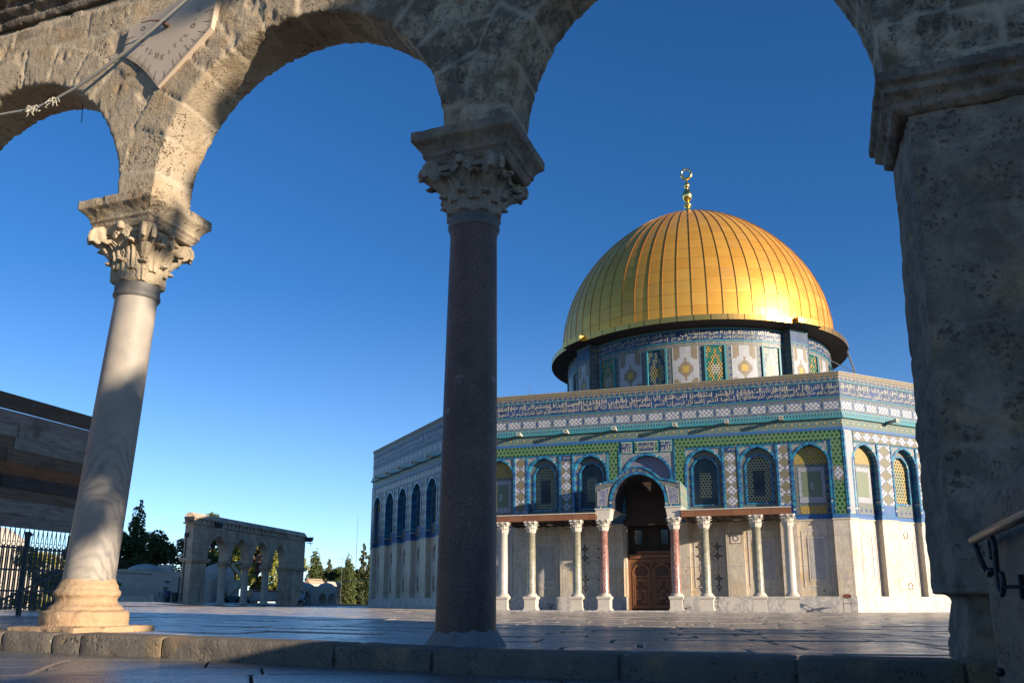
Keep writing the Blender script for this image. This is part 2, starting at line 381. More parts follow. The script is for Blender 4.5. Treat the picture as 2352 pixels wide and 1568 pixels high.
# gold
def gold():
    n=NB('gilded_copper',.3,.5,.62); u,v,_=n.sep('UV'); cu,cv=u.floor(),(v/1.06).floor(); wn_=n.white(n.comb(cu,cv,1.)); wn2=n.white(n.comb(cu,cv,2.)); wn3=n.white(n.comb(cu,cv,3.))
    fu,fv=u.frac(),(v/1.06).frac(); seam=((fv-.5).abs()>.478)
    c=n.mix(wn_,(.82,.385,.055),(.90,.465,.08)); c=n.mix((wn2.ramp(.86,.97))*.35,c,(.55,.30,.12)); c=n.mix(n.noise(.9,5,.6).ramp(.55,.75)*.25,c,(.60,.30,.08))
    c=n.mix(seam*.6,c,(.25,.11,.03)); n.base(c); n.rough(n.noise(2.2,4)*.12+wn2*.08+.31)
    h=(fu-.5)*(wn_-.5)*.5+(fv-.5)*(wn3-.5)*.5+n.noise(1.2,2)*.25-seam*.4; n.bump(h,.30,.10); M['gold']=n.m
    n=NB('gilt_trim',.30,.5,1.); n.base(n.mix(n.noise(3,4),(.78,.38,.08),(.90,.48,.12))); M['gold_trim']=n.m
    n=NB('gold_seam',.35,.5,1.); n.base((.62,.33,.09)); M['gold_rib']=n.m
    n=NB('polished_brass',.22,.5,1.); n.base((.95,.66,.20)); M['brass']=n.m
gold()
def copper():
    n=NB('copper_sheet',.5,.4,.25); x,y,z=n.sep(); c=n.mix(n.white(n.comb((x/.92).floor(),1.)),(.20,.085,.04),(.27,.115,.055)); n.base(n.mix(((x/.92).frac()-.5).abs()>.49,c,(.06,.03,.02))); M['copper']=n.m
copper()
flat('door_wood_dark',(.065,.028,.014),.5,var=.25,sc_=8.); flat('door_wood',(.20,.085,.036),.45,var=.25,sc_=5.,bump=.15,bsc=20); flat('dark_metal',(.03,.03,.033),.45,metal=.3); flat('steel',(.35,.35,.36),.35,metal=.8); flat('glass_dark',(.02,.04,.06),.1,.6)
# weathered limestone of the near arcade (uses the baked stone attribute: r mortar, g tint, b lichen, also wall shade)
def limestone(name,a,b,mort,pitc=.5,lich=.6,bst=.9,orange=(.40,.25,.11)):
    n=NB(name,.85,.2); at=n.attr('stone'); s3=n.nt.nodes.new('ShaderNodeSeparateColor'); n.nt.links.new(at.k,s3.inputs[0]); mo,ti,li=[S(n.nt,o) for o in s3.outputs]
    big=n.noise(1.4,6,.65,dist=.5); fine=n.noise(22,6,.75); vv=n.voro(26.,feat='F1'); pd=n.nt.nodes.new('ShaderNodeVectorMath'); pd.operation='ADD'; n.nt.links.new(n.vec(),pd.inputs[0]); n.nt.links.new(n.scale(n.noise(11,4,out=1).k,(.11,.11,.11)),pd.inputs[1]); pit=((n.voro(30.,v=pd.outputs[0])*-1.+1.)*n.noise(4.2,5,.8).ramp(.36,.58)).mx((n.voro(13.,v=pd.outputs[0])*-1.+1.)*n.noise(2.1,5,.8).ramp(.46,.60))
    c=n.mix(big.ramp(.3,.7),a,b); c=n.mix(ti*.55,c,tuple(min(1,x*1.3) for x in a)); c=n.mix(n.noise(2.3,5,.6).ramp(.52,.74)*.75,c,orange); c=n.mix(fine.ramp(.35,.75)*.35,c,tuple(x*.45 for x in b))
    c=n.mix(pit.ramp(.62,.80)*pitc*.75*(1.-mo),c,(.05,.035,.025)); ln=n.noise(3.6,7,.75); c=n.mix((li*ln.ramp(.40,.56)*lich).clamp(),c,(.045,.040,.035)); c=n.mix(mo*.75,c,mort)
    n.base(c); h=fine*.75+n.noise(9.,5,.7)*.8-pit.ramp(.56,.80)*1.4*(1.-mo)+n.noise(60,3)*.25+vv*.12*(1.-mo); n.bump(h,bst,.020); M[name]=n.m
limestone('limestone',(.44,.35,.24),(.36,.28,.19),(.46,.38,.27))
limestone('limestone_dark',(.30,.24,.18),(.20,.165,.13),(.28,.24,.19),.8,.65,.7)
flat('carved_stone',(.38,.30,.20),.8,.25,var=.28,sc_=5,bump=.5,bsc=40)
flat('carved_stone_grey',(.27,.23,.18),.8,.25,var=.32,sc_=4,bump=.5,bsc=40)
def shaft_mats():
    n=NB('banded_marble',.55,.3); x,y,z=n.sep()
    wv=n.noise(1.5,4,.55,dist=.6); u,v,_=n.sep('UV'); ph=(v*3.2+((u-.80).abs().mn(.30)*3.4).pw(2.)*2.2+wv*2.6)*13.; b=(ph.sin()+(n.noise(6,5)-.5)*3.).ramp(-.5,1.1); low=v.ramp(2.4,1.9)
    c=n.mix(n.noise(3,5).ramp(.3,.7),(.37,.315,.25),(.25,.22,.19)); c=n.mix(b*low*.62*(n.noise(2.,4).ramp(.3,.65)),c,(.085,.085,.09)); fi=(n.noise(9,6,.7,v=n.scale(n.vec(),(1,1,2.5)),dist=2.)-.5).abs().ramp(.03,.0)
    n.base(n.mix(fi*.4,c,(.2,.18,.17))); n.bump(n.noise(30,5),.12,.01); M['shaft_marble']=n.m
    n=NB('grey_granite',.55,.4); s1=n.voro(70.,out=1 if False else 0); k=n.noise(90,3,.8); c=n.mix(k.ramp(.38,.62),(.05,.026,.019),(.20,.115,.085)); c=n.mix(n.noise(2.6,6,.7).ramp(.4,.65)*.7,c,(.055,.035,.028))
    x,y,z=n.sep(); pz=(((z-2.15).abs()<.55)+((z-1.2).abs()<.12)).mn(1.); pt=n.noise(5.,6,.75,v=n.scale(n.vec(),(1,1,1.6))).ramp(.60,.64)*pz; c=n.mix(pt*.45,c,(.30,.31,.33)); n.base(c); n.bump(k,.25,.008); M['shaft_granite']=n.m
    n=NB('orange_limestone',.75,.3); k=n.noise(5,6,.65,dist=.6); c=n.mix(k.ramp(.3,.7),(.36,.225,.12),(.42,.29,.17)); c=n.mix(n.noise(9,5).ramp(.58,.68)*.5,c,(.24,.13,.06)); c=n.mix(n.noise(7,4).ramp(.66,.70)*.6,c,(.6,.55,.48)); n.base(c); n.bump(n.noise(25,6),.6,.02); M['base_orange']=n.m
shaft_mats()
flat('cement',(.20,.19,.18),.85,.2,var=.15,sc_=5,bump=.5); flat('lead_band',(.12,.11,.10),.6,var=.3)
# paving
def paving(name,sx,sy,rot,a,b,rl,rh,bst=.35):
    n=NB(name,.3,.38); mp=n.nt.nodes.new('ShaderNodeMapping'); mp.inputs['Rotation'].default_value=(0,0,rot); n.nt.links.new(n.vec(),mp.inputs[0]); wv=n.noise(.7,3,out=1)
    ad=n.nt.nodes.new('ShaderNodeVectorMath'); ad.operation='ADD'; n.nt.links.new(mp.outputs[0],ad.inputs[0]); n.nt.links.new(n.scale(wv.k,(.22,.22,0)),ad.inputs[1]); v=ad.outputs[0]
    x,y,_=n.sep(v=v); row=(y/sy).floor(); r1=n.white(n.comb(row,5.)); L=r1*.7+.65; xs=x/(L*sx)+r1*7.; cid=xs.floor(); r2=n.white(n.comb(cid,row,2.)); r3=n.white(n.comb(cid,row,8.))
    jx=((xs.frac()-.5).abs()*-1+.5)*L*sx; jy=(((y/sy).frac()-.5).abs()*-1+.5)*sy; jd=jx.mn(jy); nz=n.noise(9,4); j=(jd-(nz-.5)*.03)<.022
    k=n.noise(1.3,6,.65); c=n.mix(k.ramp(.3,.7),a,b); c=n.mix(r2*.5,c,tuple(t*.62 for t in a)); c=n.mix((n.noise(6,6,.7).ramp(.56,.66))*.5,c,tuple(t*.45 for t in b)); c=n.mix(j,c,(.03,.026,.022)); n.base(c)
    st=n.noise(2.2,6,.7,v=n.scale(v,(.6,3.,1)))
    n.rough((n.noise(4,5,.7).ramp(.3,.75)*(rh-rl)+rl+r3*.06+j*.4)); h=st*.8+n.noise(14,5,.7)*.35-j*1.2+(xs.frac()-.5)*(r2-.5)*1.0+((y/sy).frac()-.5)*(r3-.5)*1.; n.bump(h,bst,.035); M[name]=n.m
paving('worn_paving',1.25,.62,R(-18),(.37,.325,.27),(.29,.255,.215),.24,.46,.6)
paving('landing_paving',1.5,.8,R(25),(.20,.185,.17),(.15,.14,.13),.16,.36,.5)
def slabmat(name,a,b,rl,rh,bst):
    n=NB(name,.3,.42); at=n.attr('stone'); s3=n.nt.nodes.new('ShaderNodeSeparateColor'); n.nt.links.new(at.k,s3.inputs[0]); ti=S(n.nt,s3.outputs[1])
    k=n.noise(1.1,7,.68,dist=.4); c=n.mix(k.ramp(.3,.7),a,b); c=n.mix(ti*.55,c,tuple(t*.60 for t in a)); c=n.mix((n.noise(7,6,.75).ramp(.54,.66))*.6,c,tuple(t*.4 for t in b)); n.base(c)
    n.rough(n.noise(3,6,.72).ramp(.25,.75)*(rh-rl)+rl+ti*.07); st=n.noise(3.2,7,.75,v=n.scale(n.vec(),(.8,2.2,1))); n.bump(st*.8+n.noise(16,5,.7)*.4,bst,.03); M[name]=n.m
flat('joint_earth',(.075,.062,.05),.95,.05,var=.2)
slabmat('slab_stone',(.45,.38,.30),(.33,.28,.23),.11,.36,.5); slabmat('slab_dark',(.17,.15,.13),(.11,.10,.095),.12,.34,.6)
def foliage(name,a,b):
    n=NB(name,.75,.2); k=n.noise(2.2,4,.7); oi=n.nt.nodes.new('ShaderNodeObjectInfo'); n.base(n.mix(k.ramp(.35,.65),a,b)); M[name]=n.m
foliage('cypress_green',(.045,.060,.018),(.11,.13,.04)); foliage('pine_green',(.035,.05,.018),(.08,.10,.035)); foliage('olive_gold',(.16,.17,.035),(.30,.29,.06)); foliage('shrub_green',(.05,.08,.02),(.12,.15,.04))
flat('bark',(.12,.085,.06),.9,var=.25,sc_=9,bump=.6)
flat('white_stone',(.42,.38,.33),.85,.2,var=.2,sc_=1.2,bump=.4,bsc=8)
def ashlar():
    n=NB('brown_ashlar',.85,.2); x,y,z=n.sep(); row=(z/.42).floor(); u=x+y; xs=u/.75+n.white(n.comb(row,1.))*3; r=n.white(n.comb(xs.floor(),row,3.)); j=(((z/.42).frac()-.5).abs()>.47).mx((xs.frac()-.5).abs()>.48)
    c=n.mix(n.noise(.5,6,.7).ramp(.38,.60),(.62,.47,.33),(.33,.23,.155)); c=n.mix(r*.5,c,(.52,.41,.30)); c=n.mix(n.noise(1.0,5,.6,v=n.scale(n.vec(),(1,1,.3))).ramp(.55,.7)*.6,c,(.10,.075,.06)); n.base(n.mix(j*.5,c,(.22,.18,.14))); n.bump(n.noise(8,5)-j*.4,.5,.05); M['ashlar']=n.m
ashlar()
# ------------------------------------------------------------------ ground
C0=Vector((-.34,7.373)); AE=Vector((math.cos(R(20)),-math.sin(R(20)))); AN=Vector((AE.y,-AE.x))
def AW(a,n_,z): p=C0+AE*a+AN*n_; return (p.x,p.y,z)
def spaced(L,n): t=np.linspace(-1,1,n); return [float(x) for x in np.sign(t)*(abs(t)**3)*L]
def sheet(name,ms,dz,mat):
    A=spaced(900,121); V=[];F=[]
    for m in ms:
        for a in A: x,y,_=AW(a,.8-m,0); V.append((x,y,gz(x,y)+dz))
    k=len(A)
    for j in range(len(ms)-1):
        for i in range(k-1): F.append((j*k+i,j*k+i+1,(j+1)*k+i+1,(j+1)*k+i) if ms[1]>ms[0] else (j*k+i+1,j*k+i,(j+1)*k+i,(j+1)*k+i+1))
    me=bpy.data.meshes.new(name); me.from_pydata(V,[],F); me.materials.append(M[mat]); o=link(name,me); o['kind']='structure'; return o
sheet('plaza_ground',[.02+900*(i/70)**2.6 for i in range(71)],-.03,'joint_earth')
sheet('lower_ground',[-400*(i/40)**2.6 for i in range(41)],-.155-.02,'joint_earth')
def rel(x,y): d=Vector((x,y))-C0; return d.dot(AE),d.dot(AN)
def slabs(name,x0,x1,y0,y1,sy,rot,dz,mat,inside,seed,hv=.006,clamp=None,gs=1.):
    rg=random.Random(seed); V=[];F=[];T=[]; c,s_=math.cos(rot),math.sin(rot); y=y0
    while y<y1:
        h=sy*rg.choice((.75,.9,1.,1.15,1.4)); x=x0+rg.random()
        while x<x1:
            w_=rg.uniform(.7,1.9)*sy*1.35; g=(.014+rg.random()*.016)*gs
            q=[(x+g+rg.uniform(0,.012),y+g+rg.uniform(0,.012)),(x+w_-g,y+g+rg.uniform(0,.012)),(x+w_-g-rg.uniform(0,.012),y+h-g),(x+g,y+h-g-rg.uniform(0,.012))]
            W=[(p*c-r*s_,p*s_+r*c) for p,r in q]
            if clamp is not None and any(rel(*p)[1]<clamp-.1 for p in W): W=[p if rel(*p)[1]<=clamp else (p[0]-AN.x*(rel(*p)[1]-clamp),p[1]-AN.y*(rel(*p)[1]-clamp)) for p in W]
            if all(inside(*p) for p in W):
                base=rg.uniform(-hv,hv); tl=[base+rg.uniform(-hv,hv)*.6 for _ in range(4)]; k=len(V); mx,my=sum(p[0] for p in W)/4,sum(p[1] for p in W)/4
                for (X,Y_),t in zip(W,tl): V.append((X,Y_,gz(X,Y_)+dz-.04))
                for (X,Y_),t in zip(W,tl): V.append((X,Y_,gz(X,Y_)+dz+t-.007))
                for (X,Y_),t in zip(W,tl):
                    f=.022/max(.1,math.hypot(X-mx,Y_-my)); V.append((X+(mx-X)*f,Y_+(my-Y_)*f,gz(X,Y_)+dz+t))
                for i in range(4): F.append((k+i,k+(i+1)%4,k+4+(i+1)%4,k+4+i)); F.append((k+4+i,k+4+(i+1)%4,k+8+(i+1)%4,k+8+i))
                F.append((k+8,k+9,k+10,k+11)); T+= [rg.random()]*12
            x+=w_
        y+=h
    me=bpy.data.meshes.new(name); me.from_pydata(V,[],F); me.materials.append(M[mat]); at=me.color_attributes.new('stone','FLOAT_COLOR','POINT'); C=np.ones((len(V),4)); C[:,1]=T; at.data.foreach_set('color',C.ravel()); o=link(name,me); o['kind']='structure'; return o
slabs('plaza_paving',-75,60,0,110,.66,R(-9),.0,'slab_stone',lambda x,y:(lambda a,n_:n_<.74 and -60<a<32)(*rel(x,y)) and (Vector((x-15.5,y-70.8)).length>25.2),5,.0065,.62)
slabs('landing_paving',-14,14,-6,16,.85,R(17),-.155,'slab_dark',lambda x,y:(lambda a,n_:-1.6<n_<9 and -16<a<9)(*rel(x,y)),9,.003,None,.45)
# kerb of the upper platform
def kerb():
    J=[-14,-12.3,-10.4,-8.9,-7.1,-5.6,-4.36,-3.75,-3.42,-2.52,-.83,.02,1.45,2.62,3.6,5.2,7,9]; mb=MB()
    rnd=random.Random(3)
    for a0,a1 in zip(J[:-1],J[1:]):
        xm,ym,_=AW((a0+a1)/2,.6,0); f=.80+rnd.uniform(-.012,.03); t=rnd.uniform(-.008,.006)
        na=max(2,int((a1-a0)/.05)); g=.011
        prof=[(.30,.003),(.34,.014),(f-.022,.012+t),(f-.005,-.004+t),(f,-.03),(f+.004,-.09),(f+.002,-.14),(f+.004,-.195),(f+.004,-.26)]
        vs=[]
        for i in range(na+1):
            a=a0+g+(a1-a0-2*g)*i/na; e=min(i,na-i); rr=.014 if e==0 else 0
            for n_,z in prof:
                x,y,_=AW(a,n_-rr*(n_>.7),0); vs.append((x,y,gz(x,y)+z-rr*.5))
        k=len(prof); fs=[(i*k+j,i*k+j+1,(i+1)*k+j+1,(i+1)*k+j) for i in range(na) for j in range(k-1)]
        mb.add(vs,fs); 
        mb.add([vs[0+j] for j in range(k)]+[AW(a0,.4,gz(xm)-.2)],[[k]+list(range(k-1,-1,-1))]); mb.add([vs[na*k+j] for j in range(k)]+[AW(a1,.4,gz(xm)-.2)],[[k]+list(range(k))])
        # mortar behind the joint
        mb.add([AW(a1-.03,.78,gz(xm)-.01),AW(a1+.03,.78,gz(xm)-.01),AW(a1+.03,.78,gz(xm)-.2),AW(a1-.03,.78,gz(xm)-.2)],[(0,1,2,3)])
    o=mb.build('kerb',['limestone_kerb']); me=o.data
    P=getco(me); N=getno(me); d=(fbm(P,9,4,3)-.5)*.022-np.clip((fbm(P,5,3,8)-.6)*5,0,1)*.012; P2=P+N*d[:,None]; top=(N[:,2]>.8); P2[top]=P[top]; setco(me,P2)
    me.polygons.foreach_set('use_smooth',[True]*len(me.polygons)); o['kind']='structure'
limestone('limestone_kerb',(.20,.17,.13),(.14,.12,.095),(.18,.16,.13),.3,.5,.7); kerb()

# ------------------------------------------------------------------ the domed octagonal shrine
OC=Vector((15.489,70.812,0)); OTH=-1.889; SIDE=20.6; APO=SIDE/2/math.tan(PI/8); HW=SIDE/2
shrine=empty('domed_shrine',OC,OTH+PI/2,'octagonal shrine clad in marble and blue tiles under a great golden dome','shrine')
def Y(out): return -(APO+out)
def arch_pts(cx,hw,zs,rise,n=20):
    c=(rise*rise-hw*hw)/(2*hw); Rr=hw+c; pts=[]
    for i in range(n+1):
        t=i/n
        if t<=.5:
            a=PI-(t/.5)*(PI-math.acos(max(-1,min(1,-c/Rr)))); pts.append((cx+c+Rr*math.cos(a),zs+Rr*math.sin(a)))
        else:
            a0=math.acos(max(-1,min(1,c/Rr))); a=a0*(1-(t-.5)/.5); pts.append((cx-c+Rr*math.cos(a),zs+Rr*math.sin(a)))
    return pts
def plate(mb,pts,x0,x1,z1,yf,m):   # face between an arch line and a straight head
    for a,b in zip(pts[:-1],pts[1:]): mb.quad([(a[0],yf,a[1]),(b[0],yf,b[1]),(b[0],yf,z1),(a[0],yf,z1)],m)
    if pts[0][0]>x0+1e-4: mb.quad([(x0,yf,pts[0][1]),(pts[0][0],yf,pts[0][1]),(pts[0][0],yf,z1),(x0,yf,z1)],m)
    if pts[-1][0]<x1-1e-4: mb.quad([(pts[-1][0],yf,pts[-1][1]),(x1,yf,pts[-1][1]),(x1,yf,z1),(pts[-1][0],yf,z1)],m)
def reveal(mb,path,yf,yb,m):
    L=0
    for a,b in zip(path[:-1],path[1:]):
        l=math.hypot(b[0]-a[0],b[1]-a[1]); mb.quad([(a[0],yf,a[1]),(b[0],yf,b[1]),(b[0],yb,b[1]),(a[0],yb,a[1])],m,[(L,0),(L+l,0),(L+l,1),(L,1)]); L+=l
def archpath(cx,hw,z0,zs,rise): return [(cx-hw,z0)]+arch_pts(cx,hw,zs,rise)+[(cx+hw,z0)]
def uvbox(mb,x0,x1,z0,z1,y,m,u=(0,1),v=(0,1),yb=None):
    yb=yb if yb is not None else y+.06
    mb.quad([(x0,y,z0),(x1,y,z0),(x1,y,z1),(x0,y,z1)],m,[(u[0],v[0]),(u[1],v[0]),(u[1],v[1]),(u[0],v[1])])
    for p,q in (((x0,z0),(x1,z0)),((x1,z0),(x1,z1)),((x1,z1),(x0,z1)),((x0,z1),(x0,z0))): mb.quad([(q[0],y,q[1]),(p[0],y,p[1]),(p[0],yb,p[1]),(q[0],yb,q[1])],m,[(0,0)]*4)
DEP=.34
FRONT=dict(bays=[(-8.92,.90,'blind'),(-6.17,.94,'cream'),(-3.38,.96,'teal'),(3.03,.97,'teal2'),(5.88,.95,'cream'),(8.57,.90,'blind')],mid=(-.12,1.47))
SIDEF=dict(bays=[(-8.84,.92,'blind2'),(-5.80,.93,'yellow'),(-2.95,.93,'cream'),(0,.93,'yellow'),(2.95,.93,'cream'),(5.80,.93,'cream'),(8.84,.92,'blind2')],mid=None)
def build_face(k,spec,spouts):
    rot=Matrix.Rotation(k*PI/4,4,'Z'); bays=sorted(spec['bays']+([(*spec['mid'],'mid')] if spec['mid'] else []))
    front=spec['mid'] is not None; mats=['marble','marble_grey','brick','spandrel','turquoise','cream_glaze','blue_border','green_hex','roof_lead','soffit_wood_shade']
    mb=MB(); y0=Y(0); yr=Y(-DEP)
    # piers
    edges=[-HW]+[e for c,h,t in bays for e in (c-h,c+h)]+[HW]
    for i in range(0,len(edges),2):
        a,b=edges[i],edges[i+1]
        mb.box(a,b,y0,Y(-.9),.80,4.70,0); mb.box(a,b,y0,Y(-.9),4.97,8.85,4)
        mb.box(a-.03,b+.03,Y(.05),yr,4.70,4.78,5); mb.box(a-.0,b+.0,Y(.02),yr,4.785,4.965,6)
    for c,h,t in bays:
        if t=='mid':
            mb.box(c-h,-1.48,yr,Y(-1.2),0,4.70,0); mb.box(1.12,c+h,yr,Y(-1.2),0,4.70,0); mb.box(-1.48,1.12,Y(-1.3),Y(-1.4),0,4.7,9)
            mb.box(c-h,c+h,yr,Y(-1.2),4.70,7.2,9); mb.box(c-h,c+h,yr,Y(-.9),7.2,8.85,4)  # near-black sheet stands in for the shaded tile above the door
        else:
            mb.box(c-h,c+h,yr,Y(-.9),.80,4.70,0); mb.box(c-h,c+h,Y(-DEP+.04),Y(-.9),4.70,4.78,5); mb.box(c-h,c+h,yr,Y(-.9),4.785,5.0,6)
            mb.box(c-h,c+h,Y(-.62),Y(-.9),5.0,8.85,4)
    if front: mb.box(-HW,-1.48,Y(.03),Y(-.9),0,.80,1); mb.box(1.14,HW,Y(.03),Y(-.9),0,.80,1)
    else: mb.box(-HW,HW,Y(.03),Y(-.9),0,.80,1)
    mb.box(-HW,HW,Y(-.05),Y(-.9),8.85,12.55,4)
    wall=mb.build('wall',mats,shrine,M4=rot)
    # ---- bands
    def band(name,z0,z1,out,mat,mat2=None):
        b=MB(); t=(out)*math.tan(PI/8); b.add([(-HW-t,Y(out),z0),(HW+t,Y(out),z0),(HW,Y(-.05),z0),(-HW,Y(-.05),z0),(-HW-t,Y(out),z1),(HW+t,Y(out),z1),(HW,Y(-.05),z1),(-HW,Y(-.05),z1)],[(0,1,5,4),(3,2,1,0),(4,5,6,7)]); return b.build(name,[mat],wall)
    band('cornice',12.53,12.62,.08,'rope_tile'); band('coping',12.42,12.53,.04,'rope_tile')
    band('star_band',12.11,12.42,.0,'band_star'); band('moulding',12.06,12.11,.035,'turquoise')
    band('inscription_band',11.27,12.06,0,'band_script'); band('moulding',11.21,11.27,.03,'turquoise')
    band('panel_band',10.42,11.21,-.003,'band_rect'); band('tooth_cornice',10.20,10.42,.06,'cornice_tooth'); band('cornice',10.06,10.20,.14,'turquoise')
    band('arabesque_band',9.60,10.06,0,'band_gold'); band('blue_border',9.45,9.60,.03,'blue_border')
    # ---- upper field
    tp=MB(); T=['green_hex','diamond_white','diamond_brown','brick','spandrel','cream_glaze','white_cross','turquoise']
    hz=8.86
    if front:
        for a,b in ((-HW,-1.70),(1.46,HW)): tp.box(a,b,Y(.01),Y(-.1),8.92,9.45,0)
        tp.box(9.66,10.20,Y(.008),Y(-.1),7.55,8.92,0); tp.box(9.66,10.20,Y(.008),Y(-.1),5.0,6.72,0); uvbox(tp,9.66,10.20,6.74,7.53,Y(.012),1,v=(0,1))
        tp.box(-10.20,-9.85,Y(.008),Y(-.1),5.0,8.92,0)
        tp.box(-2.25,-1.72,Y(.008),Y(-.1),5.3,8.92,0); tp.box(1.47,2.0,Y(.008),Y(-.1),5.3,8.92,0)
        tp.rod([(9.66,hz),(2.02,hz)],.06,Y(.03),Y(0),3); tp.rod([(-2.27,hz),(-9.85,hz)],.06,Y(.03),Y(0),3)
        for x in (10.22,-10.28): tp.rod([(x+.07,5.0),(x+.07,9.45)],.08,Y(.03),Y(0),3)
        for x in (1.46,-1.66,9.66,-9.79): tp.rod([(x,5.0),(x,9.0)],.06,Y(.035),Y(0),3)
        # plaques
        for x0,x1,m in ((-1.58,-.90,0),(-.81,.56,1),(.64,1.34,2)):
            tp.box(x0,x1,Y(.03),Y(-.1),8.74,9.42,7); tp.box(x0+.05,x1-.05,Y(.045),Y(-.1),8.79,9.37,5)
    else:
        uvbox(tp,-HW+.75,HW-.75,8.90,9.43,Y(.01),1,u=(0,1),v=(0,1)); tp.uv=tp.uv  # replaced below by diamonds
        tp.v=[];tp.f=[];tp.m=[];tp.uv=[]
        nd=28; W=2*HW-1.5
        for i in range(nd): uvbox(tp,-HW+.75+W*i/nd,-HW+.75+W*(i+1)/nd,8.90,9.43,Y(.01),1)
        tp.rod([(HW-.75,hz),(-HW+.75,hz)],.05,Y(.03),Y(0),3)
        for s in (-1,1):
            a,b=sorted((s*(HW-.06),s*(HW-.62))); tp.box(a,b,Y(.012),Y(-.1),5.02,9.43,5); tp.box(a+.05,b-.05,Y(.02),Y(-.1),5.08,9.38,6)
            tp.rod([(s*HW+(.0 if s>0 else .08),5.0),(s*HW+(.0 if s>0 else .08),9.45)],.08,Y(.035),Y(0),3); tp.rod([(s*(HW-.66)+.03,5.0),(s*(HW-.66)+.03,9.43)],.05,Y(.03),Y(0),3)
    tp.build('tile_field',T,wall)
    # ---- pier panels between the bays
    bb=sorted(spec['bays'])
    gaps=[((a[0]+a[1]),(b[0]-b[1])) for a,b in zip(bb[:-1],bb[1:]) if not (front and a[0]<0<b[0])]
    for i,(x0,x1) in enumerate(gaps):
        g=MB(); kind=(1,2)[(i+(0 if front else 1))%2] if front else 2
        if front: kind=[2,1,1,2][i]
        w0,w1=x0+.12,x1-.12; nz=5
        z0,z1=5.55,8.82
        if kind==1: z1=8.5; g.box(w0,w1,Y(.012),Y(-.1),8.52,8.82,2)
        uvbox(g,w0,w1,z0,z1,Y(.014),0 if kind==1 else 3,v=(0,nz))
        g.box(w0,w1,Y(.012),Y(-.1),5.0,z0-.01,4)
        for x in (x0,w1): g.rod([(x+.12,5.0),(x+.12,8.85)],.11,Y(.05),Y(0),1)
        g.build('diamond_panel',['diamond_white','brick','band_script','diamond_brown','blue_border'],wall)
    # ---- arched openings
    for c,h,t in bays:
        m=MB(); zs,ri=7.70,1.02; z0=5.0
        if t=='mid':
            c_,h_=-.12,1.30; pts=arch_pts(c_,h_,7.30,1.28,28)
            plate(m,pts,c-h,c+h,8.74,Y(-.02),1); m.quad([(c-h,Y(-.02),5.0),(c_-h_,Y(-.02),5.0),(c_-h_,Y(-.02),7.3),(c-h,Y(-.02),7.3)],1); m.quad([(c_+h_,Y(-.02),5.0),(c+h,Y(-.02),5.0),(c+h,Y(-.02),7.3),(c_+h_,Y(-.02),7.3)],1)
            m.rod(archpath(c_,h_,5.0,7.30,1.28),.13,Y(.03),Y(-.02),0); reveal(m,archpath(c_,h_,5.0,7.30,1.28),Y(-.02),Y(-.33),0)
            m.box(c-h,c+h,Y(-.32),Y(-.4),7.15,8.80,2); m.build('tympanum_arch',['brick','spandrel','tympanum_tile'],wall); continue
        ho=h-.02; pts=arch_pts(c,ho,zs,ri)
        plate(m,pts,c-h,c+h,8.85,Y(-.015),1); m.rod(archpath(c,ho,z0,zs,ri),.11,Y(.035),Y(-.015),0); reveal(m,archpath(c,ho,z0,zs,ri),Y(-.015),Y(-.36),0)
        if t.startswith('blind'):
            yb=Y(-.33); m.box(c-h,c+h,yb,Y(-.6),z0,8.80,2)
            top=arch_pts(c,ho-.02,zs,ri-.02); m.add([(x,yb-.006,z) for x,z in top]+[(top[-1][0],yb-.006,7.72),(top[0][0],yb-.006,7.72)],[list(range(len(top)+2))],3)
            m.box(c-ho+.22,c+ho-.22,yb-.012,yb,5.65,7.55,4); m.box(c-ho+.22+.17,c+ho-.39,yb-.018,yb,5.95,7.32,5)
            if t=='blind': m.box(c-.07,c+.07,yb-.024,yb,6.35,6.75,4); m.box(c-ho+.22,c+ho-.22,yb-.012,yb,5.08,5.50,3)
            m.box(c-ho,c+ho,yb-.03,yb,5.0,5.06,6)
            m.build('blind_window',['brick','spandrel','oval_border','yellow_tile','white_cross','sage_tile','blue_border'],wall)
        else:
            yb=Y(-.33); hi=h-.32; zi,rr=7.62,.68
            ip=arch_pts(c,hi,zi,rr)
            # field between outer and inner arch
            m.quad([(c-h,yb,5.02),(c-hi,yb,5.02),(c-hi,yb,zi),(c-h,yb,zi)],2); m.quad([(c+hi,yb,5.02),(c+h,yb,5.02),(c+h,yb,zi),(c+hi,yb,zi)],2); plate(m,ip,c-h,c+h,8.80,yb,2)
            m.quad([(c-hi,yb,5.02),(c+hi,yb,5.02),(c+hi,yb,5.75),(c-hi,yb,5.75)],2)
            loop=[(c+hi,5.75),(c-hi,5.75)]+ip+[(c+hi,5.75)]
            m.rod(loop,.09,Y(-.29),yb,0); reveal(m,loop,yb,Y(-.50),0)
            m.build('window_frame',['brick','spandrel','oval_border'],wall)
            l=MB(); yl=Y(-.46); P=[(c-hi,5.75)]+ip+[(c+hi,5.75)]; H=zi+rr-5.75
            l.add([(x,yl,z) for x,z in P],[list(range(len(P)-1,-1,-1))],0,[[((x-c+hi)/(2*hi),(z-5.75)/H) for x,z in reversed(P)]])
            l.build('window_lattice',[{'teal':'window_teal','teal2':'window_teal','cream':'window_cream','yellow':'window_yellow'}[t]],wall)
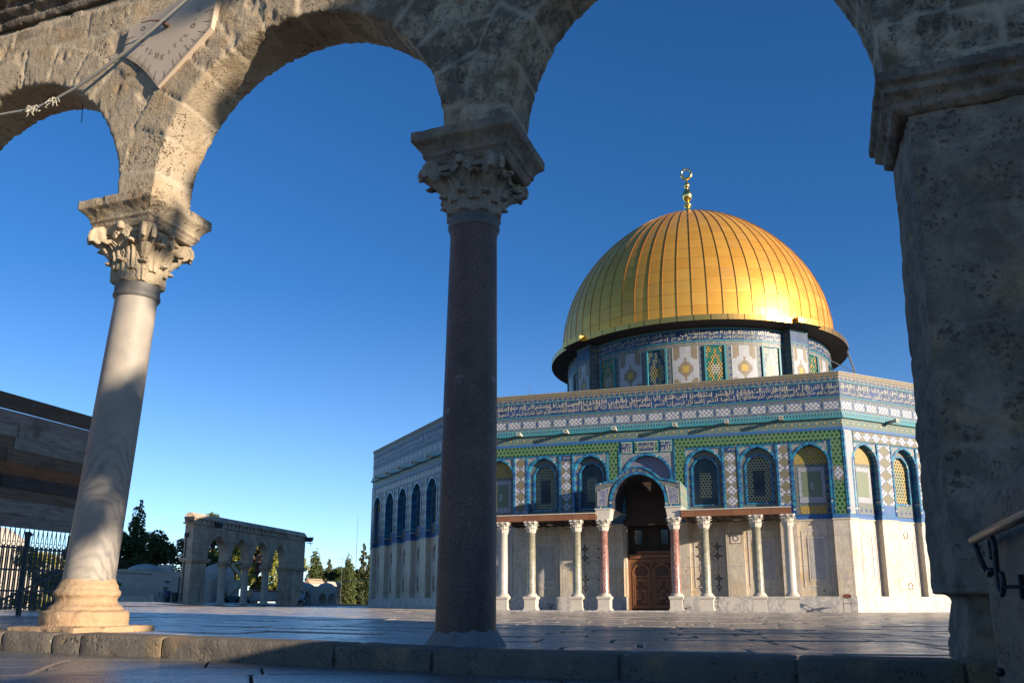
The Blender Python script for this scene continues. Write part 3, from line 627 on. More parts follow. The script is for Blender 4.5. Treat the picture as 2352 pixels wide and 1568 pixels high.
    # ---- marble panels in the recesses
    for i,(c,h,t) in enumerate(spec['bays']):
        m=MB(); yb=yr-.004
        def frame(x0,x1,z0,z1,w_=.035,mm=0,out=.02):
            m.box(x0,x1,yb-out,yb,z0,z0+w_,mm); m.box(x0,x1,yb-out,yb,z1-w_,z1,mm); m.box(x0,x0+w_,yb-out,yb,z0+w_,z1-w_,mm); m.box(x1-w_,x1,yb-out,yb,z0+w_,z1-w_,mm)
        frame(c-h+.2,c+h-.2,1.28,4.2)
        if t.startswith('blind'):
            frame(c-.42,c+.42,1.60,3.85)
            m.box(c-.34,c+.34,yb-.006,yb,1.68,3.78,3)
        elif t.startswith('teal'):
            for zz in (3.45,2.95,1.75,1.30):
                for s in (-1,1):
                    q=[]
                    for j in range(8): rr=.29 if j%2==0 else .10; q.append((c+s*.47+rr*math.cos(j*PI/4),zz+rr*1.1*math.sin(j*PI/4)))
                    m.add([(x,yb-.006,z) for x,z in q],[list(range(7,-1,-1))],1); q2=[(c+s*.47+.07*math.cos(j*PI/3),zz+.06*math.sin(j*PI/3)) for j in range(6)]; m.add([(x,yb-.01,z) for x,z in q2],[list(range(5,-1,-1))],2)
            for zc,rr in ((2.32,.52),(3.35,.36)):
                m.rod([(c+rr*math.cos(a*PI/12),zc+rr*.95*math.sin(a*PI/12)) for a in range(24)],.03,yb-.012,yb,2,closed=True)
        else:
            frame(c-h+.42,c+h-.42,1.62,3.75,.03); m.box(c-h+.47,c+h-.47,yb-.004,yb,1.67,3.70,3)
            if k!=0:
                for zc in (4.1-.05,1.25+.1): m.rod([(c+.17*math.cos(a*PI/8),zc+.2*math.sin(a*PI/8)) for a in range(16)],.02,yb-.03,yb,2,closed=True)
        if k==-1 or k==7:
            for zc in (3.7,1.75): m.rod([(c+.26*math.cos(a*PI/8),zc+.36*math.sin(a*PI/8)) for a in range(16)],.05,yb-.03,yb,2,closed=True); m.rod([(c-.35,zc-.5),(c+.35,zc-.5),(c+.35,zc+.5),(c-.35,zc+.5)],.05,yb-.03,yb,2,closed=True)
        m.build('marble_panel',['inlay_white','inlay_dark','inlay_brown','inlay_grey'],wall)
    # ---- spouts
    for x in spouts:
        m=MB(); m.box(x-.09,x+.09,Y(.62),Y(.1),10.06,10.20); m.box(x-.12,x+.12,Y(.66),Y(.5),10.04,10.23); m.box(x-.05,x+.05,Y(.665),Y(.64),10.09,10.18,1); m.build('rain_spout',['cream_glaze','inlay_dark'],wall)
    return wall
W0=build_face(0,FRONT,[-7.5,-4.65,-1.83,1.6,4.4,7.25])
W1=build_face(1,SIDEF,[-6.8,-4,-1.2,1.6,4.4,7.2])
W7=build_face(-1,SIDEF,[-7.98,-5.4,-2.55,.3,3.13,6.])
for k in range(2,7):
    c=W1.copy(); COL.objects.link(c); c.parent=shrine; c.matrix_local=Matrix.Rotation(k*PI/4,4,'Z')
    for ch in W1.children:
        d=ch.copy(); COL.objects.link(d); d.parent=c
# lower pier plaque with a carved stone square (right of the second bay)
mb=MB(); mb.box(4.20,4.82,Y(.012),Y(-.05),3.55,4.13,0); mb.box(4.25,4.77,Y(.018),Y(-.05),3.60,4.08,1); mb.rod([(4.51+.17*math.cos(a*PI/4),3.84+.17*math.sin(a*PI/4)) for a in range(8)],.05,Y(.028),Y(.0),0,closed=True); mb.build('carved_plaque',['inlay_brown','inlay_white'],W0)

# Arabic lettering -------------------------------------------------
FORMS={0x621:(0xFE80,1),0x622:(0xFE81,2),0x623:(0xFE83,2),0x624:(0xFE85,2),0x625:(0xFE87,2),0x626:(0xFE89,4),0x627:(0xFE8D,2),0x628:(0xFE8F,4),0x629:(0xFE93,2),0x62A:(0xFE95,4),0x62B:(0xFE99,4),0x62C:(0xFE9D,4),0x62D:(0xFEA1,4),0x62E:(0xFEA5,4),0x62F:(0xFEA9,2),0x630:(0xFEAB,2),0x631:(0xFEAD,2),0x632:(0xFEAF,2),0x633:(0xFEB1,4),0x634:(0xFEB5,4),0x635:(0xFEB9,4),0x636:(0xFEBD,4),0x637:(0xFEC1,4),0x638:(0xFEC5,4),0x639:(0xFEC9,4),0x63A:(0xFECD,4),0x641:(0xFED1,4),0x642:(0xFED5,4),0x643:(0xFED9,4),0x644:(0xFEDD,4),0x645:(0xFEE1,4),0x646:(0xFEE5,4),0x647:(0xFEE9,4),0x648:(0xFEED,2),0x649:(0xFEEF,2),0x64A:(0xFEF1,4)}
LA={0x622:0xFEF5,0x623:0xFEF7,0x625:0xFEF9,0x627:0xFEFB}
def shape(t):
    out=[]; prev=False; i=0
    while i<len(t):
        c=ord(t[i]); nx=ord(t[i+1]) if i+1<len(t) else 0
        if c not in FORMS: out.append(t[i]); prev=False; i+=1; continue
        if c==0x644 and nx in LA: out.append(chr(LA[nx]+(1 if prev else 0))); prev=False; i+=2; continue
        b,n=FORMS[c]; jn=(n==4 and nx in FORMS and FORMS[nx][1]>1)
        f=(3 if jn else 1) if (prev and n>1) else (2 if jn else 0)
        if n==2: f=1 if prev else 0
        out.append(chr(b+f)); prev=jn; i+=1
    return ''.join(reversed(out))
def lettering(text,width,height,offset=.0,rtl=True,res=1):
    c=bpy.data.curves.new('lettering','FONT'); c.body=shape(text) if rtl else text; c.resolution_u=res; c.size=1; c.offset=offset
    o=bpy.data.objects.new('lettering',c); COL.objects.link(o); dg=bpy.context.evaluated_depsgraph_get(); dg.update(); me=o.evaluated_get(dg).to_mesh()
    P=np.array([v.co[:] for v in me.vertices]); F=[list(p.vertices) for p in me.polygons]; o.evaluated_get(dg).to_mesh_clear(); bpy.data.objects.remove(o); bpy.data.curves.remove(c)
    lo,hi=P.min(0),P.max(0); P[:,0]=(P[:,0]-lo[0])/(hi[0]-lo[0])*width; P[:,1]=(P[:,1]-lo[1])/(hi[1]-lo[1])*height; return P,F
TXT={0:"واضرب لهم مثلا أصحاب القرية إذ جاءها المرسلون إذ أرسلنا إليهم اثنين فكذبوهما فعززنا بثالث فقالوا إنا إليكم مرسلون قالوا ما أنتم إلا بشر مثلنا وما أنزل الرحمن من شيء إن أنتم إلا تكذبون قالوا ربنا يعلم إنا إليكم لمرسلون وما علينا إلا البلاغ المبين قالوا إنا تطيرنا بكم لئن لم تنتهوا لنرجمنكم وليمسنكم منا عذاب أليم قالوا طائركم معكم أئن ذكرتم بل أنتم قوم مسرفون وجاء من أقصى المدينة رجل يسعى",
 1:"لتنذر قوما ما أنذر آباؤهم فهم غافلون لقد حق القول على أكثرهم فهم لا يؤمنون إنا جعلنا في أعناقهم أغلالا فهي إلى الأذقان فهم مقمحون وجعلنا من بين أيديهم سدا ومن خلفهم سدا فأغشيناهم فهم لا يبصرون وسواء عليهم أأنذرتهم أم لم تنذرهم لا يؤمنون إنما تنذر من اتبع الذكر وخشي الرحمن بالغيب فبشره بمغفرة وأجر كريم إنا نحن نحيي الموتى ونكتب ما قدموا وآثارهم وكل شيء أحصيناه في إمام مبين",
 -1:"قال يا قوم اتبعوا المرسلين اتبعوا من لا يسألكم أجرا وهم مهتدون ومالي لا أعبد الذي فطرني وإليه ترجعون أأتخذ من دونه آلهة إن يردن الرحمن بضر لا تغن عني شفاعتهم شيئا ولا ينقذون إني إذا لفي ضلال مبين إني آمنت بربكم فاسمعون قيل ادخل الجنة قال يا ليت قومي يعلمون بما غفر لي ربي وجعلني من المكرمين"}
def script_band(txt,width,zc,place,rnd,rows=2,hh=.36):
    mb=MB(); ws=txt.split(' '); nseg=14; segw=width/nseg
    for s in range(nseg):
        seg=ws[len(ws)*s//nseg:len(ws)*(s+1)//nseg]
        if not seg: break
        h=math.ceil(len(seg)/rows)
        for r in range(rows):
            t=' '.join(seg[r*h:(r+1)*h])
            if not t: continue
            P,F=lettering(t,segw*1.03,hh*1.12,offset=.0); x0=width/2-(s+1)*segw; z0=zc+(.0 if r==1 else 0)+( -.37 if r==0 else -.02)
            mb.add([place(x0+p[0],z0+p[1],.006) for p in P],F,0)
    x=-width/2+.1
    while x<width/2-.1:   # tall upright strokes
        h0=zc-.05+rnd.uniform(-.12,.1); h1=zc+.34; w_=.018
        mb.add([place(x,h0,.005),place(x+w_,h0,.005),place(x+w_+.01,h1,.005),place(x-.01,h1,.005)],[(0,1,2,3)],0); x+=rnd.choice((.12,.2,.35,.6,.8))
    return mb
for k,wl in ((0,W0),(1,W1),(-1,W7)):
    script_band(TXT[k],2*HW-.2,11.665,lambda x,z,o:(x,Y(o),z),random.Random(k+5)).build('inscription',['cream_glaze'],wl)
mb=MB()
for t,x0,w_,z0,h_ in (("بسم الله الرحمن الرحيم",-.52,.80,8.86,.44),("الله",-1.50,.52,8.86,.2),("قال الله",-1.50,.52,9.08,.22),("الله",.72,.54,8.86,.2),("من عند",.72,.54,9.08,.22)):
    P,F=lettering(t,w_,h_,offset=.01); mb.add([(x0+p[0],Y(.058),z0+p[1]) for p in P],F,0)
for x0,x1 in ((-1.52,-.96),(-.55,.32),(.70,1.28)): mb.box(x0,x1,Y(.052),Y(0),8.83,9.33,1)
mb.box(-.74,-.60,Y(.052),Y(0),8.83,9.33,2); mb.box(.37,.51,Y(.052),Y(0),8.83,9.33,2)
mb.build('plaque_inscription',['cream_glaze','band_script','green_hex'],W0)
mb=MB()
for x0,w_ in ((4.35,.46),(-4.98,.46)):
    P,F=lettering("لا إله إلا الله",w_,.17,offset=.01); mb.add([(x0+p[0],Y(.02),8.58+p[1]) for p in P],F,0)
mb.build('small_inscription',['cream_glaze'],W0)
# ---- porch of the front face
PX=-.19; OUT=3.0
def porch():
    mb=MB(); out=[(PX-2.24,5.34),(PX-2.24,6.64),(PX-1.5,6.80)]; n=16
    arc=[(PX+1.42*math.cos(PI-PI*i/n*1.0),6.02+1.50*math.sin(PI*i/n)) for i in range(n+1)]
    arc=[(x,z) for x,z in arc if z>6.80]; out+=arc+[(PX+1.5,6.80),(PX+2.24,6.62),(PX+2.24,5.34)]
    inn=archpath(PX+.04,1.40,5.34,5.62,1.46)
    # front plate: strips between intrados and outline
    def outer(x):
        for a,b in zip(out[1:-1],out[2:]):
            if a[0]<=x<=b[0]+1e-6 and b[0]>a[0]: return a[1]+(b[1]-a[1])*(x-a[0])/(b[0]-a[0])
        return 6.64
    yf=Y(OUT); ip=inn[1:-1]
    for a,b in zip(ip[:-1],ip[1:]): mb.quad([(a[0],yf,a[1]),(b[0],yf,b[1]),(b[0],yf,outer(b[0])),(a[0],yf,outer(a[0]))],0)
    for s,a in ((-1,inn[0]),(1,inn[-1])):
        xs=sorted((a[0],PX+s*2.24)); mb.quad([(xs[0],yf,5.34),(xs[1],yf,5.34),(xs[1],yf,outer(xs[1])),(xs[0],yf,outer(xs[0]))],0)
    # sides and roof
    L=0
    for a,b in zip(out[:-1],out[1:]): mb.quad([(a[0],yf,a[1]),(a[0],Y(0),a[1]),(b[0],Y(0),b[1]),(b[0],yf,b[1])],1 if abs(a[0]-b[0])<1e-3 else 2)
    reveal(mb,inn,yf,Y(.0),3)
    mb.quad([(inn[0][0],yf,5.34),(PX-2.24,yf,5.34),(PX-2.24,Y(0),5.34),(inn[0][0],Y(0),5.34)],4); mb.quad([(PX+2.24,yf,5.34),(inn[-1][0],yf,5.34),(inn[-1][0],Y(0),5.34),(PX+2.24,Y(0),5.34)],4)
    o=mb.build('porch_vault',['oval_border','diamond_side','roof_lead','vault_tile_shade','marble'],shrine)
    t=MB(); t.rod(inn,.13,Y(OUT+.05),yf,0); t.rod(out[1:-1],-.10,Y(OUT+.05),yf,0)
    t.rod([(PX-2.24,5.34),(PX-1.38,5.34)],.09,Y(OUT+.04),yf,0); t.rod([(PX+1.46,5.34),(PX+2.24,5.34)],.09,Y(OUT+.04),yf,0)
    for s in (-1,1):
        q=[(PX+s*2.10,5.50),(PX+s*2.10,6.20),(PX+s*1.50,6.42),(PX+s*1.62,5.90),(PX+s*1.66,5.50)]
        if s>0:q=q[::-1]
        t.add([(x,Y(OUT+.02),z) for x,z in q],[list(range(5))],1); t.rod(q,.03,Y(OUT+.03),yf,2,closed=True)
    t.build('porch_trim',['brick','floral_blue','cream_glaze'],o)
    # impost blocks
    for s in (-1,1):
        c=PX+s*1.85; b=MB(); b.add([(c-.32,Y(OUT-.0),4.74),(c+.32,Y(OUT-.0),4.74),(c+.32,Y(OUT-.62),4.74),(c-.32,Y(OUT-.62),4.74),(c-.40,Y(OUT+.04),5.28),(c+.40,Y(OUT+.04),5.28),(c+.40,Y(0),5.28),(c-.40,Y(0),5.28)],[(0,3,2,1),(0,1,5,4),(1,2,6,5),(2,3,7,6),(3,0,4,7),(4,5,6,7)])
        b.box(c-.44,c+.44,Y(OUT+.08),Y(0),5.28,5.34); b.build('impost_block',['pale_stone'],o)
def d_side(n,x,z): 
    _,y,_=n.sep(); return n.mix(((y*6).sin()*(z*6).cos()).abs()<.12,(.30,.30,.22),(.10,.26,.26))
tiles('diamond_side',d_side)
def m_vault(n,x,z):
    _,y,_=n.sep(); return n.mix(((y*8).sin()*(x*8).cos()).abs()<.15,(.015,.025,.06),(.07,.07,.06))  # dark colours hold the shade under the porch vault
tiles('vault_tile_shade',m_vault)
def m_floral(n,x,z): return n.mix((n.noise(11,3,.6,dist=2.5)-.5).abs()<.045,(.02,.04,.22),(.50,.48,.42))
tiles('floral_blue',m_floral)
porch()
def corinth(mb,cx,cy,z0,z1,r,mat=0,n8=8,leaf=True):   # compact corinthian capital
    H=z1-z0; mb.lathe([(r*1.02,z0),(r*1.12,z0+.03*H),(r*1.0,z0+.08*H),(r*1.02,z0+.45*H),(r*1.2,z0+.7*H),(r*1.45,z0+.86*H)],20,(cx,cy),mat)
    for tier,(zb,zt,nn,ro) in enumerate(((.06,.46,n8,0),(.30,.76,n8,PI/n8),)):
        for i in range(nn):
            a=2*PI*i/nn+ro; rows=[]
            for j,(t,ou,wd) in enumerate(((0,1.04,.32),(.4,1.12,.42),(.75,1.24,.36),(.95,1.46,.22),(.86,1.58,.10))):
                rad=r*ou*(1+.12*tier*t); z=z0+H*(zb+(zt-zb)*t); rows.append([(cx+rad*math.cos(a+s*wd)*(1),cy+rad*math.sin(a+s*wd),z-(.02*H if s else 0)) for s in (-1,-.5,0,.5,1)])
                rows[-1][2]=(cx+rad*1.07*math.cos(a),cy+rad*1.07*math.sin(a),z)
            vs=[p for q in rows for p in q]; mb.add(vs,[(5*j+k,5*j+k+1,5*j+6+k,5*j+5+k) for j in range(4) for k in range(4)],mat)
    for i in range(4):   # corner volutes
        a=PI/4+i*PI/2; pts=[]
        for j in range(9):
            t=j/8; ang=PI*.6-t*PI*1.9; rr=.17*r*(1.25-t); pts.append((cx+(r*1.50+rr*math.cos(ang))*math.cos(a),cy+(r*1.50+rr*math.cos(ang))*math.sin(a),z0+H*.76+rr*math.sin(ang)))
        mb.tube(pts,[r*.17]*4+[r*.13]*5,6,mat)
    s=r*1.38; c=.82
    pl=[]
    for i in range(4):   # concave abacus
        a=PI/4+i*PI/2; 
        for da,rr in ((-.10,1.42*s/.99),(.10,1.42*s/.99),(PI/4,s*1.02)): pl.append((cx+rr*math.cos(a+da),cy+rr*math.sin(a+da)))
    n=len(pl); za,zb2=z0+.87*H,z1; mb.add([(x,y,za) for x,y in pl]+[(x,y,zb2) for x,y in pl],[list(range(n-1,-1,-1)),list(range(n,2*n))]+[(i,(i+1)%n,n+(i+1)%n,n+i) for i in range(n)],mat)
    for i in range(4):
        a=i*PI/2; mb.box(cx+s*1.02*math.cos(a)-.12*r*2,cx+s*1.02*math.cos(a)+.24*r,cy+s*1.02*math.sin(a)-.24*r,cy+s*1.02*math.sin(a)+.24*r,za-.03*H,zb2+.004,mat)
def small_column(x,mat,lab):
    c=MB(); s=.36; c.box(x-s,x+s,Y(OUT)-s,Y(OUT)+s,.08,.16); c.box(x-s+.05,x+s-.05,Y(OUT)-s+.05,Y(OUT)+s-.05,.16,.60)
    pr=[(s-.05,.60),(s-.02,.64),(s+.01,.70),(s,.78)]
    for (a,z0),(b,z1) in zip(pr[:-1],pr[1:]): c.add([(x+i*a,Y(OUT)+j*a,z0) for i,j in((-1,-1),(1,-1),(1,1),(-1,1))]+[(x+i*b,Y(OUT)+j*b,z1) for i,j in((-1,-1),(1,-1),(1,1),(-1,1))],[(0,1,5,4),(1,2,6,5),(2,3,7,6),(3,0,4,7),(4,5,6,7)])
    c.lathe([(.34,.78),(.35,.81),(.33,.85),(.28,.87),(.30,.90),(.27,.93)],20,(x,Y(OUT)))
    sh=MB(); sh.lathe([(.245,.93),(.235,1.0),(.235,2.2),(.215,4.08),(.235,4.10),(.235,4.14)],24,(x,Y(OUT)))
    col=sh.build('porch_column',[mat],shrine,smooth=True); col['label']=lab; smooth_angle(col,50)
    c.build('pedestal',['pale_stone'],col); k=MB(); corinth(k,x,Y(OUT),4.14,4.74,.235); k.build('capital',['pale_stone'],col)
for x,m,l in ((-7.60,'column_white','white streaked marble porch column at the far left end'),(-6.02,'column_green','mottled green porch column'),(-3.50,'column_green','mottled green porch column'),(-2.04,'column_red','red speckled porch column left of the door'),(1.66,'column_red','red speckled porch column with a white patch right of the door'),(3.16,'column_green','mottled green porch column'),(5.70,'column_green','mottled green porch column'),(7.22,'column_white','pale grey porch column at the right end')): small_column(x,m,l)
mb=MB(); mb.box(-8.3,7.8,Y(3.5),Y(0),-.15,.08); mb.build('porch_step',['marble_grey'],shrine)
for x0,x1 in ((-7.95,PX-2.24),(PX+2.24,7.44)):
    mb=MB(); mb.box(x0,x1,Y(3.12),Y(.0),4.76,5.08,0); mb.box(x0-.03,x1+.0,Y(3.16),Y(0),5.083,5.13,1); mb.box(x0+.08,x1-.08,Y(3.04),Y(.05),4.742,4.757,2)
    for i in range(12): xx=x0+.3+(x1-x0-.6)*i/11; mb.box(xx-.04,xx+.04,Y(2.9),Y(.1),4.68,4.743,2)
    r=mb.build('porch_roof',['copper','pale_stone','soffit_wood_shade'],shrine)
    xm=(x0+x1)/2; l=MB(); l.lathe([(.02,4.60),(.16,4.60),(.18,4.63),(.10,4.68)],16,(xm,Y(2.2))); l.build('ceiling_lamp',['pale_stone'],r)
    l=MB(); l.box(xm+.9,xm+1.15,Y(.5),Y(.1),4.25,4.5); l.box(xm+.95,xm+1.1,Y(.1),Y(0),4.35,4.45); l.build('floodlight',['dark_metal'],r)
# door
def door():
    d=MB(); yd=Y(-.75); x0,x1=-1.48,1.12
    d.box(x0,x0+.14,yd,Y(-.95),.08,2.75); d.box(x1-.14,x1,yd,Y(-.95),.08,2.75); d.box(x0,x1,yd,Y(-.95),2.75,2.86); d.box(x0+.1,x1,Y(-.67),Y(-.95),2.90,3.12); d.box(x0+.5,x1,Y(-.59),Y(-.95),3.16,3.30)
    for i in range(26): xx=x0+.52+i*.085; d.box(xx,xx+.045,Y(-.55),Y(-.59),3.17,3.29)
    o=d.build('door',['door_wood'],shrine)
    for s,(a,b) in ((0,(x0+.14,-.19)),(1,(-.17,x1-.14))):
        l=MB(); l.box(a,b,Y(-.79),Y(-.87),.16,2.74); cx=(a+b)/2; yy=Y(-.79)
        hs=[(cx+.40*math.cos(PI+.25-(PI+.5)*i/20),2.10+.42*math.sin(PI+.25-(PI+.5)*i/20)) for i in range(21)]
        l.rod(hs,.09,yy-.05,yy); l.rod([(a+.05,.3),(a+.05,2.68),(b-.05,2.68),(b-.05,.3)][::1],-.03,yy-.03,yy)
        for xx in (cx-.47,cx-.38,cx+.34,cx+.43): l.box(xx,xx+.05,yy-.05,yy,.35,1.98)
        for sx in (-.47,.34): l.box(cx+sx-.02,cx+sx+.16,yy-.065,yy,1.92,2.02)
        l.box(cx-.33,cx+.33,yy-.02,yy,1.86,1.94)
        rr=random.Random(s)
        for i in range(7):
            for j in range(4):
                if rr.random()<.72: l.box(cx-.30+j*.155,cx-.30+j*.155+.12,yy-.022,yy,.45+i*.195,.45+i*.195+.15)
        l.box(a,b,yy-.02,yy,.16,.33); l.box(cx-.37,cx+.37,yy-.008,yy,.35,2.0,1); l.add([(x_,yy-.008,z_) for x_,z_ in hs],[list(range(21))],1); l.box(a+.08,b-.08,yy-.004,yy,2.0,2.66,1)  # darker field wood deepens the leaf relief by colour
        l.build('door_leaf',['door_wood','door_wood_dark'],o)
    t=MB(); t.box(x0,x1,Y(-1.2),Y(-1.22),3.30,4.69,2); t.box(x0+.35,x0+.75,Y(-1.1),Y(-1.12),3.7,4.5,0); t.box(x1-.75,x1-.35,Y(-1.1),Y(-1.12),3.7,4.5,0); 
    for xx in (-1.48,-.5,.2,1.07): t.box(xx,xx+.05,Y(-1.0),Y(-1.06),3.30,4.69,1)
    t.build('transom',['glass_dark','soffit_wood_shade','soffit_wood_shade'],o)
door()
# ---- roof, drum, dome
EX=math.cos(0); DOX=.0
cdir=Vector((-OC.x,-OC.y)).normalized(); per=Vector((-cdir.y,cdir.x))     # per: to the right seen from the camera
cw=Vector((OC.x,OC.y))+Vector((OC.y,-OC.x)).normalized()*.36
dl=Matrix.Rotation(-(OTH+PI/2),2)@Vector((cw.x-OC.x,cw.y-OC.y)); DX,DY=dl.x,dl.y
front_a=math.atan2(cdir.y,cdir.x)-(OTH+PI/2)    # local azimuth pointing at the camera
mb=MB(); rr=(HW/math.sin(PI/8))
oc=[((APO-.5)/math.cos(PI/8)*math.cos(-PI/2+PI/8+i*PI/4),(APO-.5)/math.cos(PI/8)*math.sin(-PI/2+PI/8+i*PI/4)) for i in range(8)]
mb.add([(x,y,11.9) for x,y in oc]+[(DX+11*math.cos(-PI/2+PI/8+i*PI/4),DY+11*math.sin(-PI/2+PI/8+i*PI/4),13.6) for i in range(8)],[(i,(i+1)%8,8+(i+1)%8,8+i) for i in range(8)]); mb.build('roof',['roof_lead'],shrine)
DR=10.95
def dloc(phi,r,z): a=front_a+phi; return (DX+r*math.cos(a),DY+r*math.sin(a),z)
def dquad(mb,p0,p1,z0,z1,r,m,nseg=6,uvs=True):
    for i in range(nseg):
        a,b=p0+(p1-p0)*i/nseg,p0+(p1-p0)*(i+1)/nseg; u0,u1=i/nseg,(i+1)/nseg
        mb.quad([dloc(a,r,z0),dloc(b,r,z0),dloc(b,r,z1),dloc(a,r,z1)],m,[(u0,0),(u1,0),(u1,1),(u0,1)])
# drum core
OFF=R(-3.85)   # phi positive to the right in the picture?  (sign fixed below)
SG=1
mb=MB(); mb.lathe([(DR,12.5),(DR,20.9)],96,(DX,DY),0,False); drum=mb.build('drum',['oval_drum'] if 'oval_drum' in M else ['oval_border'],shrine,smooth=True)
def ph(deg): return SG*R(deg)+SG*OFF
def drum_bits():
    for q in range(4):
        b=q*90
        for j in range(4):   # windows
            c=b-33.75+22.5*j; hwid=math.degrees(.70/DR); m=MB(); a0,a1=ph(c-hwid),ph(c+hwid)
            dquad(m,a0,a1,15.4,18.98,DR+.005,0,4)
            for s,e in ((a0-.008,a0+.004),(a1-.004,a1+.008)):
                dquad(m,s,e,13.9,19.0,DR+.12,1,1)
                for aa in (s,e): m.quad([dloc(aa,DR,13.9),dloc(aa,DR+.12,13.9),dloc(aa,DR+.12,19.0),dloc(aa,DR,19.0)],1,[(0,0)]*4)
            dquad(m,a0,a1,18.96,19.02,DR+.12,1,4)
            m.quad([dloc(a0,DR+.12,18.96),dloc(a1,DR+.12,18.96),dloc(a1,DR,18.96),dloc(a0,DR,18.96)],1,[(0,0)]*4)
            m.build('drum_window',[('lattice_green','lattice_teal','lattice_green','lattice_teal')[j],'turquoise'],drum)
        for j in range(3):
            c=b-22.5+22.5*j; hwid=math.degrees(.96/DR); m=MB(); dquad(m,ph(c-hwid),ph(c+hwid),15.5,19.02,DR+.02,0,6); m.build('drum_panel',['drum_panel'],drum)
        # buttress
        c=b+45; hw_=.92; o=MB(); r0,r1=DR-.3,DR+.62
        ca=front_a+ph(c); er=Vector((math.cos(ca),math.sin(ca))); et=Vector((-er.y,er.x))
        def bp(t,r,z): return (DX+er.x*r+et.x*t,DY+er.y*r+et.y*t,z)
        def bq(t0,t1,z0,z1,r,m_): o.quad([bp(t0,r,z0),bp(t1,r,z0),bp(t1,r,z1),bp(t0,r,z1)],m_,[(0,0),(1,0),(1,1),(0,1)])
        bq(-hw_,hw_,12.5,20.6,r1,3); bq(-.72,.72,15.5,18.95,r1+.012,0); bq(-hw_,hw_,19.42,20.25,r1+.012,1); bq(-hw_,hw_,20.25,20.32,r1+.03,2); bq(-hw_,hw_,19.36,19.42,r1+.03,2)
        for s in (-1,1): o.quad([bp(s*hw_,r0,12.5),bp(s*hw_,r1,12.5),bp(s*hw_,r1,20.6),bp(s*hw_,r0,20.6)],3,[(0,0)]*4); o.quad([bp(s*hw_,r1-.15,12.5),bp(s*hw_,r1+.03,12.5),bp(s*hw_,r1+.03,20.6),bp(s*hw_,r1-.15,20.6)],2,[(0,0)]*4)
        o.build('buttress',['drum_panel','band_script','turquoise','oval_border'],drum)
    bands=MB()
    dquad(bands,0,2*PI,19.42,20.25,DR+.02,0,96); dquad(bands,0,2*PI,20.25,20.34,DR+.05,1,96); dquad(bands,0,2*PI,19.33,19.42,DR+.05,1,96); dquad(bands,0,2*PI,19.04,19.33,DR+.015,2,96)
    bands.build('drum_band',['band_script','turquoise','oval_yellow'],drum)
def m_ovy(n,x,z):
    k=(n.noise(12,2,.5,dist=1.)-.5).abs()<.07; return n.mix(n.voro(3.5)<.16,n.mix(k,(.33,.27,.14),(.10,.13,.2)),(.04,.05,.20))
tiles('oval_yellow',m_ovy)
drum_bits()
def drum_script():
    t="سبحان الذي أسرى بعبده ليلا من المسجد الحرام إلى المسجد الأقصى الذي باركنا حوله لنريه من آياتنا إنه هو السميع البصير وآتينا موسى الكتاب وجعلناه هدى لبني إسرائيل ألا تتخذوا من دوني وكيلا ذرية من حملنا مع نوح إنه كان عبدا شكورا وقضينا إلى بني إسرائيل في الكتاب لتفسدن في الأرض مرتين ولتعلن علوا كبيرا فإذا جاء وعد أولاهما بعثنا عليكم عبادا لنا أولي بأس شديد فجاسوا خلال الديار وكان وعدا مفعولا"
    Wd=2*PI*DR*.52
    return script_band(t,Wd,19.83,lambda x,z,o:dloc(SG*x/DR,DR+.045+o,z),random.Random(3),2,.34)
drum_script().build('drum_inscription',['cream_glaze'],drum)
# eave ring with bolder steps over the buttresses
def eave():
    m=MB(); n=192
    for i in range(n):
        a,b=2*PI*i/n,2*PI*(i+1)/n
        def rad(p):
            d=((math.degrees(p)-math.degrees(ph(45)))%90); d=min(d,90-d); return 12.40+(.42 if d<6.3 else 0)
        r=rad((a+b)/2); P=lambda rr,z,t: dloc(t,rr,z)
        U=lambda k: [(a*64/(2*PI),k),(b*64/(2*PI),k),(b*64/(2*PI),k+.9),(a*64/(2*PI),k+.9)]
        m.quad([P(r,20.52,a),P(r,20.52,b),P(r,20.93,b),P(r,20.93,a)],0,U(0)); m.quad([P(r,20.93,a),P(r,20.93,b),P(11.3,21.02,b),P(11.3,21.02,a)],0,U(0)); m.quad([P(10.9,20.42,a),P(10.9,20.42,b),P(r,20.52,b),P(r,20.52,a)],1,U(0))
        rn=rad((a+b)/2+2*PI/n)
        if abs(rn-r)>.1: m.quad([P(r,20.52,b),P(rn,20.52,b),P(rn,20.93,b),P(r,20.93,b)],0,U(0))
    m.build('eave_ring',['gold_trim2','soffit_wood_shade'],drum)
def gt():
    n=NB('gilt_fascia',.32,.5,1.); u,v,_=n.sep('UV'); f=(u.frac()-.5).abs()>.465; n.base(n.mix(f,n.mix(n.white(n.comb(u.floor(),1.)),(.78,.38,.08),(.90,.48,.12)),(.25,.12,.05))); M['gold_trim2']=n.m
gt(); eave()
prof=[(11.38,20.96),(11.39,21.5),(11.38,22.01),(11.33,23.07),(11.18,24.09),(10.94,25.08),(10.61,26.04),(10.19,26.98),(9.67,27.89),(9.08,28.77),(8.41,29.61),(7.67,30.41),(6.86,31.16),(5.99,31.87),(5.07,32.52),(4.11,33.1),(3.11,33.62),(2.09,34.06),(1.05,34.41),(.3,34.58)]
mb=MB(); mb.lathe(prof,256,(DX,DY),0,False,us=.25); dome=smooth_angle(mb.build('dome',['gold'],shrine),40)
rb=MB()
pr=[(r+.03,z) for r,z in prof]
